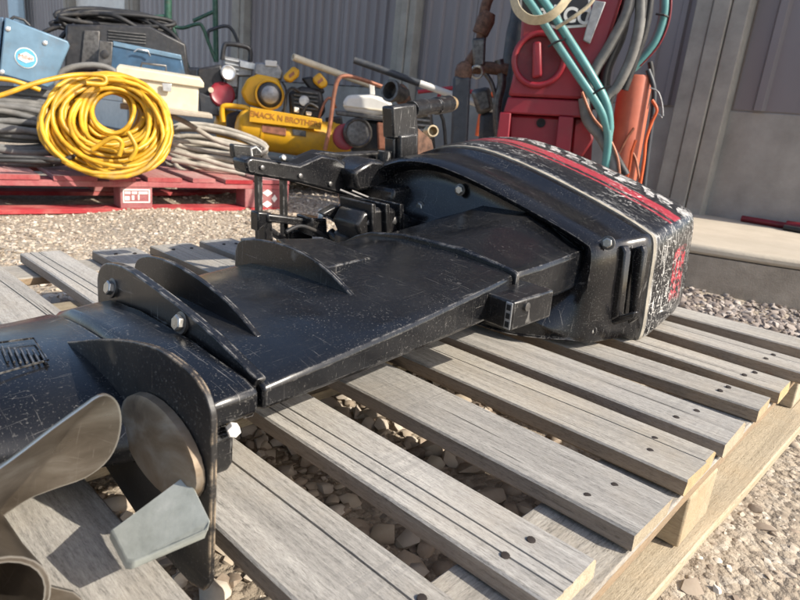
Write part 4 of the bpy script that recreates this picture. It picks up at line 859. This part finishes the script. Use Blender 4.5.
# hoses hung on it
Yj = Yard('teal_hose', 'pair of teal hoses draped across the front of the red machine', 'hose', 600, 140, D=2.36)
for dx, dy, dd in ((0, 0, -.08), (12, -4, -.075)): Yj.tube([(512 + dx, -22 + dy, dd), (534 + dx, 8 + dy, dd), (556 + dx, 42 + dy, dd), (578 + dx * .9, 75 + dy, dd), (598 + dx * .6, 105 + dy, dd + .01), (606 + dx * .3, 124, dd + .03), (608, 142, dd + .05), (604 + dx * .3, 178, dd + .08)], .0155, 'hose_strand', M['teal'], smooth_pts=5)
for (x, y) in ((556, 46), (601, 93)): Yj.tube([(x - 8, y + 1, -.10), (x, y - 4, -.104), (x + 10, y - 7, -.10)], .004, 'cable_tie', M['black_rubber'])
Yj2 = Yard('teal_hose_loop', 'teal hose looping down right of the red machine', 'hose', 640, 70, D=2.42)
Yj2.tube([(662, -25), (665, 0), (663, 20), (655, 42), (641, 60), (628, 72)], .019, 'hose_strand', M['teal'], smooth_pts=6); Yj2.tube([(668, -25, -.01), (671, 0, -.01), (668, 24, -.01), (658, 46, -.01), (640, 66, -.01)], .0045, 'side_cord', M['red_dark'], smooth_pts=6); Yj2.tube([(656, 14, -.03), (664, 15, -.04), (668, 17, -.02)], .004, 'cable_tie', M['black_rubber'])
Yd = Yard('dark_hoses', 'bundle of dark grey hoses hanging between red machine and orange cylinder', 'hose', 600, 165, D=2.38)
for pts, r, mt in (([(634, -25), (628, 10), (610, 45), (594, 72), (586, 98)], .020, 'grey_hose'), ([(640, -25), (640, 20), (632, 55), (618, 85), (606, 100), (600, 130)], .019, 'grey_hose'), ([(628, -25, .06), (622, 30, .06), (606, 70, .06), (604, 100, .06)], .022, 'black_rubber'), ([(584, 98), (588, 120), (602, 138), (612, 160), (616, 185)], .022, 'grey_hose'),
                   ([(582, 92, -.02), (592, 116, -.02), (608, 136, -.02), (618, 160, -.02), (620, 186, -.02)], .005, 'copper'), ([(652, -20, .05), (646, 25, .05), (634, 62, .05), (624, 90, .05)], .016, 'black_rubber')): Yd.tube(pts, r, 'hose_strand', M[mt], smooth_pts=6)
for pts, r, mt in (([(618, -25, .08), (612, 30, .08), (604, 80, .08), (596, 110, .08)], .017, 'black_rubber'), ([(646, -25, .0), (640, 30, .0), (626, 70, .0), (612, 96, .0), (604, 118, .0)], .013, 'black_rubber'), ([(600, 100, .02), (604, 130, .02), (612, 150, .02), (626, 175, .02)], .016, 'black_rubber')): Yd.tube(pts, r, 'hose_strand', M[mt], smooth_pts=6)
Yz = Yard('ribbed_sleeve', 'pale ribbed sleeve hanging beside the dark hoses', 'sleeve', 600, 90, D=2.4)
q = Yz.ls([(611, 40), (605, 65), (598, 92)]); q = spline(q, 14); MB().tube(q, [.016 + .003 * (i % 2) for i in range(len(q))], 12).build('sleeve_wall', M['tan_cable'], Yz.root)
Yy = Yard('beige_strap', 'beige webbing strap looped over the badge of the red machine', 'strap', 545, 25, D=2.18)
cl = spline([Yy.l(*p) for p in ((512, -15, .02), (515, 4, .0), (521, 14, -.02), (532, 20, -.04), (547, 18, -.05), (560, 8, -.05), (572, -6, -.04), (592, -12, -.02))], 6); nrm = Vector((.25, -.4, 1)).normalized()
mb = MB(); loops = []
for i, p in enumerate(cl):
    t = (cl[min(i + 1, len(cl) - 1)] - cl[max(i - 1, 0)]).normalized(); bb = t.cross(Vector((0, -1, 0))).normalized() * .013 + Vector((0, .012, 0)); nn = t.cross(bb).normalized() * .0015; loops.append([p + bb + nn, p - bb + nn, p - bb - nn, p + bb - nn])
mb.loft(loops).build('webbing', M['strap'], Yy.root)
Yy.tube([(556, 28, .02), (572, 18, .0), (590, 4, .0), (600, -14, .0)], .007, 'strap_tail', M['strap'], smooth_pts=4)
# orange cylinder with cables
Yi = Yard('gas_cylinder', 'faded orange red cylinder leaning right of the red machine', 'cylinder', 625, 190, D=2.55)
a, b = Yi.l(618, 190, .05), Yi.l(637, 76, .05); L = (b - a).length
MB().lathe(a, b - a, [(0, .066), (L - .01, .066), (L, .062), (L - .002, .05)], 24).build('cylinder_wall', M['salmon'], Yi.root, smooth=40)
Yi.tube([(650, 62, .04), (652, 80, .04), (645, 110, .03), (634, 140, .02), (622, 165, .02)], .010, 'edge_hose', M['black_rubber'], smooth_pts=5)
Ym = Yard('orange_cables', 'thin orange and dark cables tangled beside the orange cylinder', 'cable', 640, 185, D=2.5)
for pts, r, mt in (([(652, 100), (657, 110), (652, 122), (646, 140), (644, 160), (640, 185)], .006, 'orange'), ([(636, 140), (632, 152), (630, 165), (626, 185)], .006, 'orange'), ([(630, 150, .02), (636, 160, .02), (640, 186, .02)], .005, 'copper'), ([(652, 118), (658, 114), (662, 118)], .003, 'grey_metal'), ([(650, 88), (658, 92), (662, 104), (663, 116)], .003, 'grey_metal'),
                   ([(648, 70, .03), (654, 90, .03), (652, 120, .03), (648, 150, .03), (644, 186, .03)], .010, 'post'), ([(616, 160), (626, 140), (634, 128)], .005, 'copper')): Ym.tube(pts, r, 'cable_strand', M[mt], smooth_pts=5)
# dark red bars at the foot of the wall
pa, pb = pt(741, 219, Y=3.34), pt(800, 231, Y=3.33)
Yb1 = world_thing('red_bar', 'thin dark red steel bar lying at the foot of the shed wall', 'bar', (pa.x, pa.y, .024)); MB().tube([Vector((pa.x, 3.35, .04)), Vector((pa.x + .22, 3.345, .04))], .015, 10).build('bar_stock', M['red_dark'], Yb1)
Yb2 = world_thing('black_bar', 'thicker black and red bar at the foot of the shed wall', 'bar', (pa.x + .4, 3.33, .024)); MB().tube([Vector((pa.x + .2, 3.31, .047)), Vector((pa.x + .62, 3.30, .047))], .022, 10).build('bar_stock', M['red_dark'], Yb2); MB().tube([Vector((pa.x + .2, 3.272, .038)), Vector((pa.x + .62, 3.262, .038))], .013, 10).build('bar_edge', M['black_rubber'], Yb2)

for o in bpy.data.objects:
    if '_world' in o: del o['_world']
